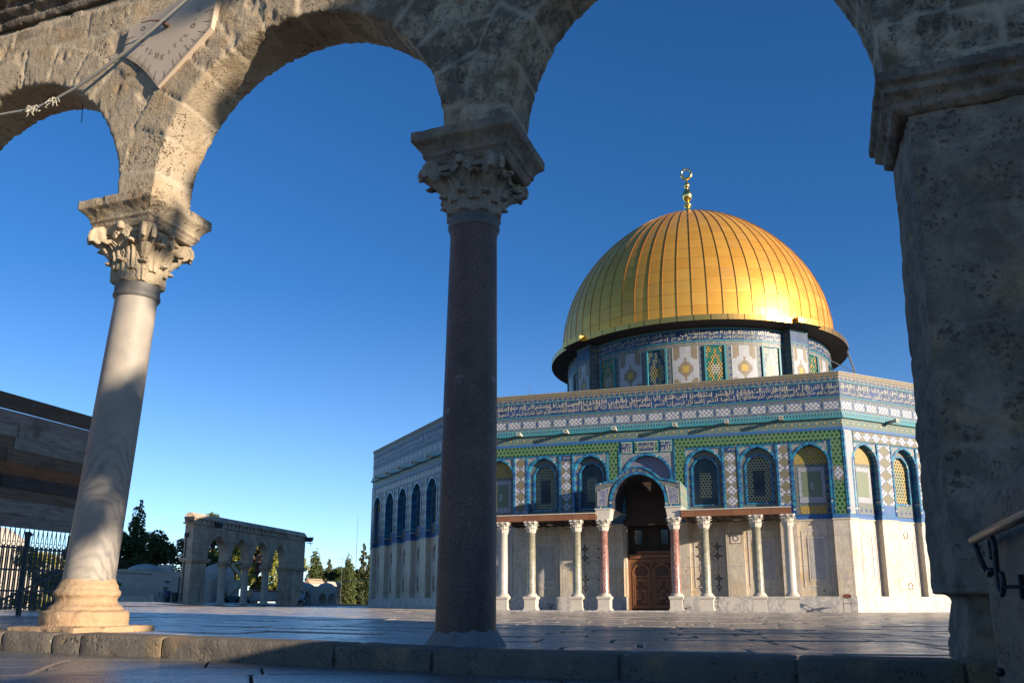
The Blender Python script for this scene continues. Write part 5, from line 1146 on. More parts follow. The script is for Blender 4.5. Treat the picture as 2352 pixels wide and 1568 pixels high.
mb.lathe([(.001,-.025),(.02,-.018),(.026,0),(.02,.018),(.001,.025)],10,(hw2(.47,-.06,0)[0],hw2(.47,-.06,0)[1])); k=len(mb.v)-50; mb.v=[p if i<len(mb.v)-50-20 else p for i,p in enumerate(mb.v)]
mb.v=mb.v[:-50]+[(p[0],p[1],p[2]+.53) for p in mb.v[-50:]] if False else mb.v
mb.bar(hw2(.40,-.05,.52),hw2(.5,-.05,.54),.03); mb.build('scroll_bracket',['dark_metal'],hr,smooth=True); mb=MB(); mb.bar(hw2(1.05,-.012,.38),hw2(1.05,-.012,.50),.03,.012); mb.bar(hw2(1.05,-.09,.44),hw2(1.05,0,.44),.018); mb.build('wall_plate',['dark_metal'],hr)
# ------------------------------------------------------------------ vegetation
def leaves(name,mat,parent,C,Rd,n,size,seed,shell=.55,up=.3,squash=1.):
    """many small leaf-clump faces spread through ellipsoids; C centres, Rd radii"""
    rg=np.random.RandomState(seed); C=np.array(C,float); Rd=np.array(Rd,float); vol=(Rd[:,0]*Rd[:,1]*Rd[:,2])**(.75); idx=rg.choice(len(C),n,p=vol/vol.sum())
    d=rg.normal(size=(n,3)); d/=np.linalg.norm(d,axis=1)[:,None]; rr=rg.uniform(shell**2,1,n)**.5; P=C[idx]+d*Rd[idx]*rr[:,None]
    keep=fbm(P,.9/max(.3,size*3),2,seed)>.33; P=P[keep]; n=len(P)
    t=rg.normal(size=(n,3)); t[:,2]*=.6; t/=np.linalg.norm(t,axis=1)[:,None]; u=np.cross(t,rg.normal(size=(n,3))); u/=np.linalg.norm(u,axis=1)[:,None]; s=size*rg.uniform(.5,1.3,n)[:,None]
    V=np.empty((n,4,3)); V[:,0]=P-t*s; V[:,1]=P+u*s*.45; V[:,2]=P+t*s; V[:,3]=P-u*s*.45; V=V.reshape(-1,3)
    me=bpy.data.meshes.new(name); me.vertices.add(4*n); me.vertices.foreach_set('co',V.ravel()); me.loops.add(4*n); me.loops.foreach_set('vertex_index',np.arange(4*n,dtype=np.int32)); me.polygons.add(n); me.polygons.foreach_set('loop_start',np.arange(0,4*n,4,dtype=np.int32)); me.materials.append(M[mat]); me.update(calc_edges=True); me.validate()
    return link(name,me,parent)
def trunk(parent,h,r,limbs,seed,name='trunk'):
    rg=random.Random(seed); m=MB(); m.tube([(0,0,-.3),(.05*h*.1,0,h*.3),(-.03*h,.02*h,h*.65),(0,0,h)],[r*1.3,r,r*.75,r*.35],8)
    for L in limbs:
        z=h*rg.uniform(.35,.75); e=Vector(L); m.tube([(0,0,z),(e.x*.45,e.y*.45,z+(e.z-z)*.6),(e.x*.9,e.y*.9,e.z)],[r*.5,r*.3,r*.1],6)
    m.build(name,['bark'],parent,smooth=True)
def cypress(x,y,h,r,label,seed,mat='cypress_green',n=5000,size=.22,group=None,z0=None):
    t=empty('cypress_tree',(x,y,gz(x,y)-.2 if z0 is None else z0),0,label,'tree',group); rg=random.Random(seed); C=[];Rd=[]
    for i in range(26):
        f=i/25; rr=r*(math.sin(PI*min(1,(f*.92+.08))**.7)**.7)*(1 if f<.6 else 1-.3*(f-.6)); a=rg.uniform(0,2*PI); C.append((math.cos(a)*r*.18,math.sin(a)*r*.18,h*(.05+.90*f))); Rd.append((max(.15,rr*.85),max(.15,rr*.85),h*.06+rr*.3))
    leaves('foliage',mat,t,C,Rd,n,size,seed,.72); trunk(t,h*.8,r*.16,[],seed); return t
def broad(x,y,h,r,label,seed,mat='pine_green',n=9000,size=.28,group=None,name='broadleaf_tree',nb=22,z0=None,base=.25,shell=.35):
    t=empty(name,(x,y,gz(x,y)-.2 if z0 is None else z0),0,label,'tree',group); rg=random.Random(seed); C=[];Rd=[]
    for i in range(nb):
        a=rg.uniform(0,2*PI); q=rg.uniform(0,1)**.6; zz=h*(base+(.93-base)*rg.random()); k=math.sqrt(max(.1,1-((zz/h-.55)/.5)**2)); rr=r*q*k*.8; s=r*rg.uniform(.22,.42)
        C.append((rr*math.cos(a),rr*math.sin(a),zz-s*.3)); Rd.append((s,s,s*.75))
    leaves('foliage',mat,t,C,Rd,n,size,seed,shell); trunk(t,h*.75,r*.09,[c for c in C[::3]],seed); return t
def pine(x,y,h,r,label,seed,mat='pine_green',n=2500,size=.22,group=None):
    t=empty('pine_tree',(x,y,gz(x,y)-.2),0,label,'tree',group); rg=random.Random(seed); C=[];Rd=[]
    for i in range(22):
        f=.25+.75*i/21; a=rg.uniform(0,2*PI); rr=r*(1.05-f)*rg.uniform(.5,1.2); C.append((rr*math.cos(a),rr*math.sin(a),h*f)); Rd.append((r*.30*(1.15-f)+.12,r*.30*(1.15-f)+.12,h*.025+.08))
    leaves('foliage',mat,t,C,Rd,n,size,seed,.2); trunk(t,h,r*.07,C,seed); return t
GT='trees behind the far arcade'
cypress(-51.8,118,14.6,1.75,'tall dark cypress rising above the pine trees left of the far arcade',11,'pine_green',9000,.26)
broad(-51.0,112,11.0,4.8,'dark pine standing directly under the tall dark cypress',12,n=14000,size=.30)
broad(-47.0,113,9.6,4.0,'dark pine with a ragged top right of the tall dark cypress',13,n=9000,size=.30)
broad(-43.6,116,9.6,3.8,'loose dark pine with sky gaps close to the left pier of the far arcade',14,n=4200,size=.28,shell=.1)
broad(-56.5,114,8.8,3.5,'dark pine hidden mostly behind the banded marble column',15,n=9000,size=.30)
broad(-45.2,128,14.0,3.9,'dark green tree filling the first opening of the far arcade',16,n=13000,size=.30)
broad(-61.5,190,19.0,5.8,'sunlit yellow green tree in the second opening of the far arcade',17,'olive_gold',14000,.42)
broad(-55.0,186,15.5,5.4,'sunlit yellow green tree in the third opening of the far arcade',18,'olive_gold',14000,.42)
broad(-48.6,180,12.0,3.6,'sunlit yellow green tree in the last opening of the far arcade',19,'olive_gold',8000,.28)
broad(-43.6,177,9.8,2.6,'yellow green tree just right of the far arcade',20,'olive_gold',5000,.24)
K=1.62
cypress(-25.6*K,112*K,7.9*K,1.30*K,'sunlit pointed cypress standing alone right of the far arcade',21,n=9000,size=.24,z0=-.6)
pine(-25.3*K,119*K,6.0*K,1.6*K,'small scraggly pine behind the little domed kiosk',22,'cypress_green',n=3000,size=.26)
cypress(-17.95*K,95*K,6.2*K,.92*K,'tall narrow green cypress nearest the left corner of the shrine',23,n=10000,size=.18,z0=-.6)
pine(-20.0*K,116*K,7.9*K,1.9*K,'thin pine with open branches behind the cypress by the shrine',24,n=3200,size=.26)
cypress(-16.4*K,100*K,7.2*K,.7*K,'dark conifer partly hidden by the left corner of the shrine',25,n=5000,size=.2,z0=-.6)
for i,(x,y,h,r,l) in enumerate(((-22.8,108,4.3,1.7,'round green bush tree left of the narrow cypress'),(-20.6,107,4.8,1.7,'sunlit bush tree directly behind the narrow cypress'),(-18.4,108,4.3,1.6,'dark bush tree between the narrow cypress and the shrine'))): broad(x*K,y*K,h*K,r*K,l,30+i,('pine_green','shrub_green','pine_green')[i],8000,.25,name='bush_tree',base=.02,nb=26)
for i,(u,h,r,l) in enumerate(((-.208,8.6,5.0,'bush tree beside the scraggly pine'),(-.196,8.0,4.6,'bush tree just left of the narrow cypress trunk'),(-.182,8.4,4.6,'bush tree just right of the narrow cypress'),(-.171,9.0,4.0,'bush tree touching the left corner of the shrine'))): broad(u*190,190,h,r,('dark green ','olive green ','sunlit green ','deep green ')[i]+l,80+i,('pine_green','shrub_green','olive_gold','pine_green')[i],13000,.30,name='bush_tree',base=.0,nb=34,z0=-.5)
broad(-36.6,79.5,2.3,1.0,'climbing green shrub on the low wall in front of the white building',35,'shrub_green',2500,.10,name='shrub',base=.2,shell=.1)
# ------------------------------------------------------------------ the far arcade
fa=empty('far_arcade',(-27.14,72.76,.42),math.atan2(.978,.208),'brown stone arcade with four pointed arches and a gabled coping, far across the plaza','arcade')
# local: x along the arcade (away), y to the left/back (-y faces right toward the camera)
def pointed(c,hw,zs,ri,n=12):
    c_=(ri*ri-hw*hw)/(2*hw); Rr=hw+c_; L=[]
    for i in range(n+1):
        t=i/n; a=PI-t*(PI-math.acos(-c_/Rr) if c_<Rr else 0); L.append((c+c_+Rr*math.cos(a),zs+Rr*math.sin(a)))
    return L+[(2*c-x,z) for x,z in L[-2::-1]]
FB=[(4.15,1.80),(8.0,1.45),(12.0,1.60),(16.0,1.35)]
FB=[(4.05,1.70),(7.95,1.62),(11.95,1.70),(15.75,1.50)]
def farc():
    m=MB(); z1=6.65; D=.8; xs=0
    for c,hw in FB:
        m.box(xs,c-hw,0,D,3.62,z1); pts=pointed(c,hw,3.75,2.15); plate(m,pts,c-hw,c+hw,z1,0,0); plate(m,[(x,z) for x,z in pts],c-hw,c+hw,z1,D,0)
        path=[(c-hw,3.62)]+pts+[(c+hw,3.62)]; reveal(m,path,0,D,0); m.rod(path[1:-1],.28,-.05,0,0); xs=c+hw
    m.box(xs,21.6,0,D,3.62,z1); m.box(0,2.35,0,D,-.5,3.62); m.box(17.25,21.6,0,D,-.5,3.62)
    w=m.build('wall',['ashlar'],fa)
    for a,c in ((0,2.35),(17.25,21.6)): b=MB(); b.box(a-.25,c+.25,-.28,D+.28,3.62,3.78); b.box(a-.15,c+.15,-.18,D+.18,3.45,3.62); b.build('impost_moulding',['ashlar'],fa)
    for x in (5.75,9.80,13.80):
        k=MB(); k.lathe([(.42,-.4),(.42,.1),(.36,.15),(.33,.3),(.31,3.0),(.34,3.05)],16,(x,.4)); c=k.build('column',['ashlar_grey'] if 'ashlar_grey' in M else [flat('ashlar_grey',(.45,.37,.30),.8,var=.2,sc_=2)],fa,smooth=True)
        k=MB(); corinth(k,x,.4,3.02,3.62,.34); k.build('capital',['ashlar'],c)
    k=MB(); k.box(-.15,21.75,-.15,D+.15,6.65,6.80); 
    for i in range(31): xx=.35+i*.70; k.box(xx+.30,xx+.70,-.02,D+.02,6.80,7.12)
    k.box(-.05,.67,-.02,D+.02,6.80,7.12); k.box(0,21.6,.2,D-.2,6.80,7.12); k.box(-.12,21.72,-.12,D+.12,7.12,7.22)
    pr=[(-.12,7.22),(D+.12,7.22),(D*.72,7.62),(D*.28,7.62)]; k.add([(-.12,y,z) for y,z in pr]+[(21.72,y,z) for y,z in pr],[(3,2,1,0),(4,5,6,7),(0,1,5,4),(1,2,6,5),(2,3,7,6),(3,0,4,7)]); k.build('coping',['ashlar'],fa)
    d=MB(); d.tube([(-.06,.6,0),(-.06,.6,5.6),(-.06,.6,5.7)],.05,6); d.box(-.14,.0,.4,.75,5.5,5.85); d.build('drainpipe',['dark_metal'],fa)
farc()
for i,(x,y,z,l) in enumerate(((-.1,.3,7.0,'grey floodlight on the left end of the far arcade'),(3.3,-.5,6.75,'dark floodlight bracketed over the first arch of the far arcade'),(21.6,-.5,6.8,'dark floodlight at the right end of the far arcade'))):
    p=fa.matrix_basis@Vector((x,y,z)); p=Matrix.Translation((-27.14,72.76,.42))@Matrix.Rotation(math.atan2(.978,.208),4,'Z')@Vector((x,y,z))
    f=empty('floodlight',p,0,l,'floodlight','floodlights on the far arcade'); m=MB(); m.add([(-.38,-.25,-.2),(.30,-.32,-.2),(.30,.3,-.05),(-.38,.3,-.05),(-.45,-.25,.18),(.36,-.34,.2),(.36,.3,.36),(-.45,.3,.34)],[(0,3,2,1),(4,5,6,7),(0,1,5,4),(1,2,6,5),(2,3,7,6),(3,0,4,7)]); m.build('lamp_housing',['dark_metal'],f)
    m=MB(); m.bar((0,0,-.1),(.1,.2,-.55),.06); m.bar((-.35,.1,-.30),(.35,.1,-.3),.07); m.build('bracket',['steel'],f)
# ------------------------------------------------------------------ background buildings
lb=empty('white_building',(-35.6,84,.45),R(12),'low pale flat roofed building with a green door behind the far arcade pier','building')
m=MB(); m.box(-4.5,.6,0,6,-.5,3.15); m.box(.6,3.3,-.35,6,-.5,2.98); m.box(3.3,6,.5,6,-.5,2.45); m.box(-4.6,.6,-.08,6,3.15,3.22); m.box(.55,3.36,-.42,6,2.98,3.05); m.build('wall',['white_stone'],lb)
m=MB(); m.lathe([(2.0,3.1),(1.5,3.45),(.9,3.72),(.2,3.85)],20,(-.6,2.6)); m.box(.6,2.0,2.0,3.2,3.0,3.75); m.build('roof',['white_stone'],lb)
m=MB(); m.box(1.75,2.15,-.42,-.36,.45,1.55); m.build('door',['door_green'] if 'door_green' in M else [flat('door_green',(.02,.10,.06),.5)],lb)
m=MB(); m.bar((-3.9,-.06,2.95),(.6,-.12,2.75),.05); m.tube([(3.15,-.42,0),(3.15,-.42,2.5)],.05,6); m.build('pipe',['dark_metal'],lb)
m=MB(); m.box(1.85,2.25,-.55,-.35,1.95,2.1); m.build('wall_lamp',['dark_metal'],lb)
lw=MB(); lw.box(-6.5,0,0,.5,-.5,.62); lw.add([(-.1,-.2,-.4),(.9,-.2,-.4),(.9,.6,-.4),(-.1,.6,-.4),(.15,0,.75),(.6,0,.75),(.6,.5,.75),(.15,.5,.75)],[(0,1,5,4),(1,2,6,5),(2,3,7,6),(3,0,4,7),(4,5,6,7)])
o=lw.build('low_wall',['white_stone']); o.location=(-33.2,79,.45); tag(o,'low pale garden wall below the climbing shrub','wall')
dm=empty('domed_shrine_small',(-32.7,96,.35),0,'small domed stone shrine seen through the first arch of the far arcade','shrine')
dm.name='small_domed_shrine'
m=MB(); m.box(-1.9,1.9,-1.9,1.9,-.5,2.5); m.box(-2.0,2.0,-2.0,2.0,2.5,2.65); m.build('wall',['white_stone'],dm)
m=MB(); m.lathe([(1.75,2.65),(1.75,3.0),(1.65,3.5),(1.35,3.95),(.9,4.25),(.4,4.4),(.05,4.42)],24); m.lathe([(.06,4.4),(.05,4.7),(.12,4.8),(.05,4.95),(.10,5.1),(.02,5.3)],8); m.build('dome',['white_stone'],dm,smooth=True)
m=MB(); m.box(-.9,.9,-1.98,-1.9,0,1.9); m.build('doorway',['dark_metal'],dm)
# tarpaulin, orange machine
m=MB(); pts=[]
for i in range(11):
    for j in range(9):
        f=j/8; w_=.35+1.0*f; x=(i/10-.5)*2*w_; pts.append((x,-.25*f+.10*math.sin(i*2.1)*(f),2.2*(1-f)))
m.add(pts,[(i*9+j,i*9+j+1,(i+1)*9+j+1,(i+1)*9+j) for i in range(10) for j in range(8)]); o=m.build('tarpaulin',['tarp'] if 'tarp' in M else [flat('tarp',(.27,.26,.25),.8,var=.2)],smooth=True); o.location=(-32.1,93.4,.1); tag(o,'grey hanging tarpaulin inside the first arch of the far arcade','tarpaulin')
# plant machinery between the arches
gm=empty('generator',(-30.6,92,.15),R(5),'small orange generator beside the grey tarpaulin','generator'); m=MB(); m.box(-.42,.42,-.3,.3,.12,1.25); m.box(-.46,.46,-.34,.34,1.25,1.32); m.build('body',['orange_paint'] if 'orange_paint' in M else [flat('orange_paint',(.50,.10,.02),.5)],gm); m=MB(); m.box(-.25,.25,-.34,-.3,.45,1.1); m.box(-.4,.4,-.25,.25,0,.12); m.build('grille',['dark_metal'],gm); m=MB(); m.box(-.15,.15,-.36,-.34,.2,.38); m.build('label_plate',['yellow_paint'] if 'yellow_paint' in M else [flat('yellow_paint',(.55,.42,.05),.5)],gm)
bl=empty('boom_lift',(-29.0,91.5,.1),0,'cream boom lift with a red basket raised behind the far arcade','lift')
m=MB(); m.box(-1.2,.9,-.8,.8,.45,1.1); m.build('chassis',['teal_paint'] if 'teal_paint' in M else [flat('teal_paint',(.05,.16,.17),.5)],bl)
for x in (-.85,.55):
    for y in (-.85,.85):
        m=MB(); m.tube([(x,y-.13,.42),(x,y+.13,.42)],.42,16); m.build('wheel',['rubber'] if 'rubber' in M else [flat('rubber',(.02,.02,.02),.8)],bl)
m=MB(); m.bar((-.9,0,1.0),(.45,0,2.2),.26); m.bar((.45,0,2.1),(.5,0,3.0),.34); m.bar((.55,0,2.9),(-.75,0,4.35),.30); m.bar((-.75,.0,4.4),(.0,0,4.6),.2); m.bar((-.3,.0,4.75),(1.1,0,4.8),.12); m.build('boom_arm',['cream_paint'] if 'cream_paint' in M else [flat('cream_paint',(.42,.36,.24),.5)],bl)
m=MB(); m.bar((1.1,0,4.85),(2.3,.0,4.9),.16); m.bar((2.25,0,4.9),(2.6,0,3.9),.12); m.box(1.9,3.4,-.5,.5,3.65,3.82); 
m.build('jib',['red_paint'] if 'red_paint' in M else [flat('red_paint',(.35,.05,.03),.5)],bl)
m=MB()
for x in (1.95,2.65,3.35):
    for y in (-.45,.45): m.bar((x,y,3.8),(x,y,4.9),.05)
for z in (4.35,4.9):
    for y in (-.45,.45): m.bar((1.95,y,z),(3.35,y,z),.05)
m.box(2.0,2.3,-.3,.3,3.82,4.6); m.build('basket_rails',['dark_metal'],bl)
um=empty('umbrella',(-26.4,91.3,3.9),0,'blue and red umbrella over the raised basket','umbrella'); m=MB(); m.lathe([(.85,1.25),(.60,1.5),(.3,1.62),(.02,1.68)],8,mat=0); 
for i in range(len(m.m)): m.m[i]=i%2
m.build('canopy',[flat('blue_cloth',(.03,.06,.25),.7),'red_paint'],um); m=MB(); m.tube([(0,0,0),(0,0,1.68)],.025,6); m.build('pole',['steel'],um)
tr=empty('white_truck',(-26.2,94,0.1),R(8),'white truck with red stripes parked behind the far arcade columns','truck')
m=MB(); m.box(-1.6,3.6,-1.1,1.1,.55,1.75); m.build('cargo_body',[flat('white_paint',(.45,.45,.46),.4)],tr); m=MB(); m.add([(-3.0,-1.05,.5),(-1.6,-1.05,.5),(-1.6,1.05,.5),(-3.0,1.05,.5),(-2.6,-1.0,1.7),(-1.6,-1.0,1.75),(-1.6,1.0,1.75),(-2.6,1.0,1.7)],[(0,3,2,1),(4,5,6,7),(0,1,5,4),(1,2,6,5),(2,3,7,6),(3,0,4,7)]); m.build('cab',['white_paint'],tr)
m=MB(); m.box(-2.5,-1.75,-1.07,-1.02,1.1,1.6); m.build('window',['glass_dark'],tr); m=MB(); m.box(-1.6,3.6,-1.12,-1.1,1.55,1.68); m.box(-1.6,3.6,-1.12,-1.1,.65,.72); m.build('stripe',['red_paint'],tr)
for x in (-2.3,2.4): m=MB(); m.tube([(x,-1.12,.42),(x,1.12,.42)],.42,16); m.build('wheel',['rubber'],tr)
# kiosk with three arches
KS=.84
kq=empty('arched_kiosk',(-22.6,100.5,-.15),R(14),'small domed stone kiosk with pointed arches right of the far arcade','kiosk')
m=MB(); xs=[(-1.9,1.05,-2.9),( .85,.52,.25),(2.0,.52,1.4)]
m.box(-3.2,2.75,-.02,.3,2.35,3.05); 
for c,hw in ((-1.75,.95),(.80,.50),(2.05,.50)):
    pts=pointed(c,hw,1.45,.85*(hw/.7)**.5); plate(m,pts,c-hw,c+hw,2.4,0,0); reveal(m,[(c-hw,0)]+pts+[(c+hw,0)],0,.35,0)
for a,b in ((-3.2,-2.7),(-.8,.30),(1.30,1.55),(2.55,2.75)): m.box(a,b,0,.35,-.3,2.4)
m.box(-3.2,2.75,2.6,2.9,-.3,3.0); m.box(-3.2,2.75,0,3,2.95,3.05); m.box(-.2,2.6,.02,.3,-.3,.75); m.build('wall',['white_stone'],kq)
m=MB(); m.lathe([(1.3,3.05),(1.0,3.3),(.5,3.5),(.05,3.56)],16,(-1.6,1.5)); m.lathe([(1.2,3.05),(.8,3.4),(.3,3.55),(.05,3.58)],16,(1.3,1.5)); m.build('dome',['white_stone'],kq,smooth=True)
m=MB(); m.box(-2.6,-.9,-.15,-.05,.0,1.6); m.build('curtain',['tarp'],kq)
kq.scale=(KS,KS,KS)
# distant sunlit houses
for i,(x,y,w_,h,l) in enumerate(((-31.0,131,.9,4.2,'small sunlit gable end just right of the far arcade'),(-32.4,152,1.2,4.3,'pale sunlit house between the scraggly pine and the bushes'))):
    hh=empty('house',(x,y,0),R(-20),l,'house','distant houses'); m=MB(); m.box(-w_/2,w_/2,0,4,-1,h*.82); m.build('wall',['pale_stone'],hh); m=MB(); m.prism([(-w_/2-.1,h*.82),(w_/2+.1,h*.82),(0,h)],-.1,4.1); m.build('roof',[flat('roof_tile%d'%i,((.45,.3,.2),(.5,.42,.33),(.42,.2,.12))[i],.7)],hh)
ms=MB(); ms.tube([(0,0,-1),(0,0,9),(0,0,21)],[.12,.08,.03],6); o=ms.build('mast',['steel']); o.location=(-36.2,200,0); tag(o,'very thin pale radio mast on the horizon left of the shrine','mast')
ms=MB(); ms.tube([(0,0,0),(0,0,8)],.03,5); ms.bar((-.9,0,7.6),(.9,0,7.6),.04); ms.bar((-.7,0,6.3),(.7,0,6.2),.04); o=ms.build('aerial',['steel']); o.location=(-27.6,140,0); tag(o,'spindly rooftop aerial between the two cypresses','aerial')
wl=MB(); wl.tube([(-24.5,100,3.25),(-21,97,2.95),(-17.5,94,2.85),(-12.5,90,2.9)],.035,5); o=wl.build('cable',['string']); tag(o,'pale overhead cable strung past the narrow cypress to the shrine','cable')
# bins, chairs, person
def bin_(x,y,w_,h,mat,l):
    b=empty('litter_bin',(x,y,gz(x,y)),0,l,'bin','bins beside the far arcade'); m=MB(); m.lathe([(w_*.42,0),(w_*.5,h*.85),(w_*.53,h*.86),(w_*.53,h*.93)],14); m.build('body',[mat],b); m=MB(); m.lathe([(w_*.54,h*.93),(w_*.45,h),(w_*.1,h*1.02)],14); m.build('lid',[mat],b)
flat('bin_blue',(.03,.05,.13),.5); flat('bin_black',(.02,.02,.025),.5)
bin_(-28.1,72.3,.62,.80,'bin_black','large dark barrel bin against the left pier of the far arcade'); bin_(-29.0,73.0,.55,.42,'bin_black','short black bin left of the large barrel bin'); bin_(-30.6,77,.7,1.0,'bin_blue','blue and black bin behind the far arcade pier')
def chair(x,y,rz,label,seatc,back='slats',s=1.,z=None):
    c=empty('chair',(x,y,gz(x,y) if z is None else z),rz,label,'chair'); m=MB(); m.box(-.21,.21,-.2,.2,.43,.46); m.build('seat',[seatc],c)
    m=MB()
    if back=='round': m.tube([(.20*math.cos(t*PI/10),.21,.80+.10*math.sin(t*PI/10)) for t in range(21)],.012,5,0,False); m.add([(.20*math.cos(t*PI/8),.21,.80+.10*math.sin(t*PI/8)) for t in range(16)],[list(range(16))])
    else:
        for zz in (.58,.70,.82): m.box(-.2,.2,.20,.22,zz,zz+.05)
    m.build('backrest',[seatc],c)
    for sx in (-1,1):
        m=MB(); m.tube([(sx*.19,-.24,0),(sx*.19,.02,.45),(sx*.19,.21,.88)],.012,5); m.build('leg',['steel' if back=='round' else 'dark_metal'],c); m=MB(); m.tube([(sx*.17,.26,0),(sx*.17,-.08,.45)],.012,5); m.build('leg',['steel' if back=='round' else 'dark_metal'],c)
    return c
chair(-31.6,78.2,R(75),'black metal chair on its own in front of the low garden wall','dark_metal')
RZ=OTH+PI/2
def fpos(x,out): v=Matrix.Rotation(RZ,2)@Vector((x,Y(out))); return OC.x+v.x,OC.y+v.y
x,y=fpos(9.80,.55); flat('brown_vinyl',(.16,.05,.03),.5); chair(x,y,RZ+PI,'folding chair with a brown round back at the right corner of the shrine','brown_vinyl','round')
x,y=fpos(3.30,.75); chair(x,y,RZ+R(200),'folding chair hidden behind a green porch column right of the door','dark_metal',z=.08)
st=empty('folding_stool',(*fpos(-5.6,.7),.0),RZ,'small dark folding stool against the shrine wall between two porch columns','stool'); m=MB(); m.box(-.18,.18,-.15,.15,.40,.43); m.build('seat',['dark_metal'],st); m=MB()
for s in (-1,1): m.bar((-.18,s*.13,0),(.18,s*.13,.40),.02); m.bar((.18,s*.13,0),(-.18,s*.13,.40),.02)
m.build('legs',['dark_metal'],st)
def person():
    px,py=-21.6,89.6; p=empty('person',(px,py,gz(px,py)),R(-30),'seated person in pale blue shirt and dark trousers beside the far arcade','person')
    J=[((0,0,.55),.15),((0,.02,.80),.15),((0,.03,1.02),.16),((0,.02,1.12),.07),((0,0,1.20),.06),((0,-.01,1.30),.095),((0,-.01,1.38),.085),
       ((-.20,.02,1.04),.065),((-.27,-.02,.80),.05),((-.18,-.24,.68),.04),((.20,.02,1.04),.065),((.27,-.02,.80),.05),((.18,-.24,.68),.04),
       ((-.12,-.05,.50),.10),((-.15,-.42,.50),.08),((-.15,-.45,.10),.055),((-.15,-.58,.05),.05),((.12,-.05,.50),.10),((.15,-.42,.50),.08),((.15,-.45,.10),.055),((.15,-.58,.05),.05)]
    E=[(0,1),(1,2),(2,3),(3,4),(4,5),(5,6),(2,7),(7,8),(8,9),(2,10),(10,11),(11,12),(0,13),(13,14),(14,15),(15,16),(0,17),(17,18),(18,19),(19,20)]
    me=bpy.data.meshes.new('body'); me.from_pydata([j[0] for j in J],E,[]); o=link('body',me,p); md=o.modifiers.new('s','SKIN'); 
    for i,(c,r) in enumerate(J): me.skin_vertices[0].data[i].radius=(r,r)
    me.skin_vertices[0].data[0].use_root=True; sb=o.modifiers.new('b','SUBSURF'); sb.levels=1; sb.render_levels=1
    dg=bpy.context.evaluated_depsgraph_get(); dg.update(); nm=bpy.data.meshes.new_from_object(o.evaluated_get(dg)); o.modifiers.clear(); o.data=nm
    for mt in (flat('shirt',(.30,.36,.48),.8),flat('trousers',(.03,.03,.04),.8),flat('skin',(.32,.18,.12),.6)): nm.materials.append(mt)
    for f in nm.polygons:
        z=f.center.z; y_=f.center.y; f.material_index=2 if (z>1.15 or (y_<-.12 and .6<z<.78)) else (1 if z<.60 else 0); f.use_smooth=True
    m=MB(); m.lathe([(.098,1.36),(.10,1.40),(.07,1.455),(.01,1.47)],12,(0,.01)); m.build('hair',[flat('hair',(.02,.015,.01),.8)],p,smooth=True)
    b=MB(); b.box(-.25,.25,-.2,.25,.40,.44); q=tag(empty('chair',(px,py,gz(px,py)),R(-30)),'dark chair under the seated person','chair'); b.build('seat',['dark_metal'],q)
    for sx in (-1,1):
        for y_ in (-.18,.22): k=MB(); k.bar((sx*.22,y_,0),(sx*.22,y_,.42 if y_<0 else .85),.03); k.build('leg',['dark_metal'],q)
    k=MB(); k.box(-.22,.22,.20,.24,.60,.85); k.build('backrest',['dark_metal'],q)
person()
# ------------------------------------------------------------------ boarded hoarding and iron fence at the left
hb=empty('board_hoarding',(-9.9,15.9,gz(-9.9)),0,'weathered hoarding of mismatched wooden boards above the iron fence','hoarding')
hd=Vector((.65,2.3)).normalized(); hn=Vector((hd.y,-hd.x))
def hw_(s,o,z): return (hd.x*s+hn.x*o,hd.y*s+hn.y*o,z-gz(-9.9))
tops=[4.36,4.06,3.80,3.55,3.31,3.05,2.80,2.56,2.31,2.05,1.80]
cols=[(.085,.058,.04),(.16,.125,.095),(.19,.155,.125),(.18,.15,.12),(.11,.075,.05),(.15,.065,.03),(.05,.038,.032),(.17,.08,.035),(.18,.14,.115),(.16,.125,.10)]
def wood(name,c):
    n=NB(name,.85,.2); v=n.scale(n.vec(),(1.2,1.2,14)); g=n.noise(2.2,6,.7,v=v,dist=.4); k=n.noise(1.3,4)
    cc=n.mix(g.ramp(.3,.7),tuple(x*.8 for x in c),tuple(x*1.8 for x in c)); cc=n.mix(k.ramp(.55,.66)*.5,cc,(.06,.035,.02)); n.base(cc); n.bump(g,.4,.01); M[name]=n.m
rnd=random.Random(12)
for i,c in enumerate(cols): wood('board_%s'%['umber','ash','silver','pearl','walnut','russet','soot','amber','bone','drab'][i],c)
for i,c in enumerate(cols):
    0 and wood('board_%s'%['umber','ash','silver','pearl','walnut','russet','soot','amber','bone','drab'][i],c)
    z1,z0=tops[i]+(.012 if i!=1 else -.012),tops[i+1]; sp=[-9.5,-6.2,-3.0,(-.2,-.3,.55,.5,.35,.2,.3,-.8,1.1,-.9)[i],3.2]
    for a,b in zip(sp[:-1],sp[1:]):
        m=MB(); o=rnd.uniform(-.015,.02); dz=rnd.uniform(-.012,.012); m.add([hw_(a+.01,o,z0+dz),hw_(b-.01,o,z0+dz*.3),hw_(b-.01,o,z1+dz*.3),hw_(a+.01,o,z1+dz),hw_(a+.01,o-.035,z0+dz),hw_(b-.01,o-.035,z0+dz),hw_(b-.01,o-.035,z1+dz),hw_(a+.01,o-.035,z1+dz)],[(0,1,2,3),(5,4,7,6),(4,0,3,7),(1,5,6,2),(3,2,6,7),(4,5,1,0)])
        mat=M['board_%s'%['umber','ash','silver','pearl','walnut','russet','soot','amber','bone','drab'][i if rnd.random()<.75 else rnd.randrange(10)]]; m.build('plank',[mat],hb)
for s in (-9,-6.2,-3,0,3.1): m=MB(); m.bar(hw_(s,-.08,.2),hw_(s,-.08,4.3),.07,.09); m.build('post',['board_umber'],hb)
fe=empty('iron_fence',(-9.9,15.9,gz(-9.9)),0,'green black wrought iron fence with pointed tops under the wooden boards','fence')
flat('fence_paint',(.035,.055,.06),.5,var=.2)
m=MB()
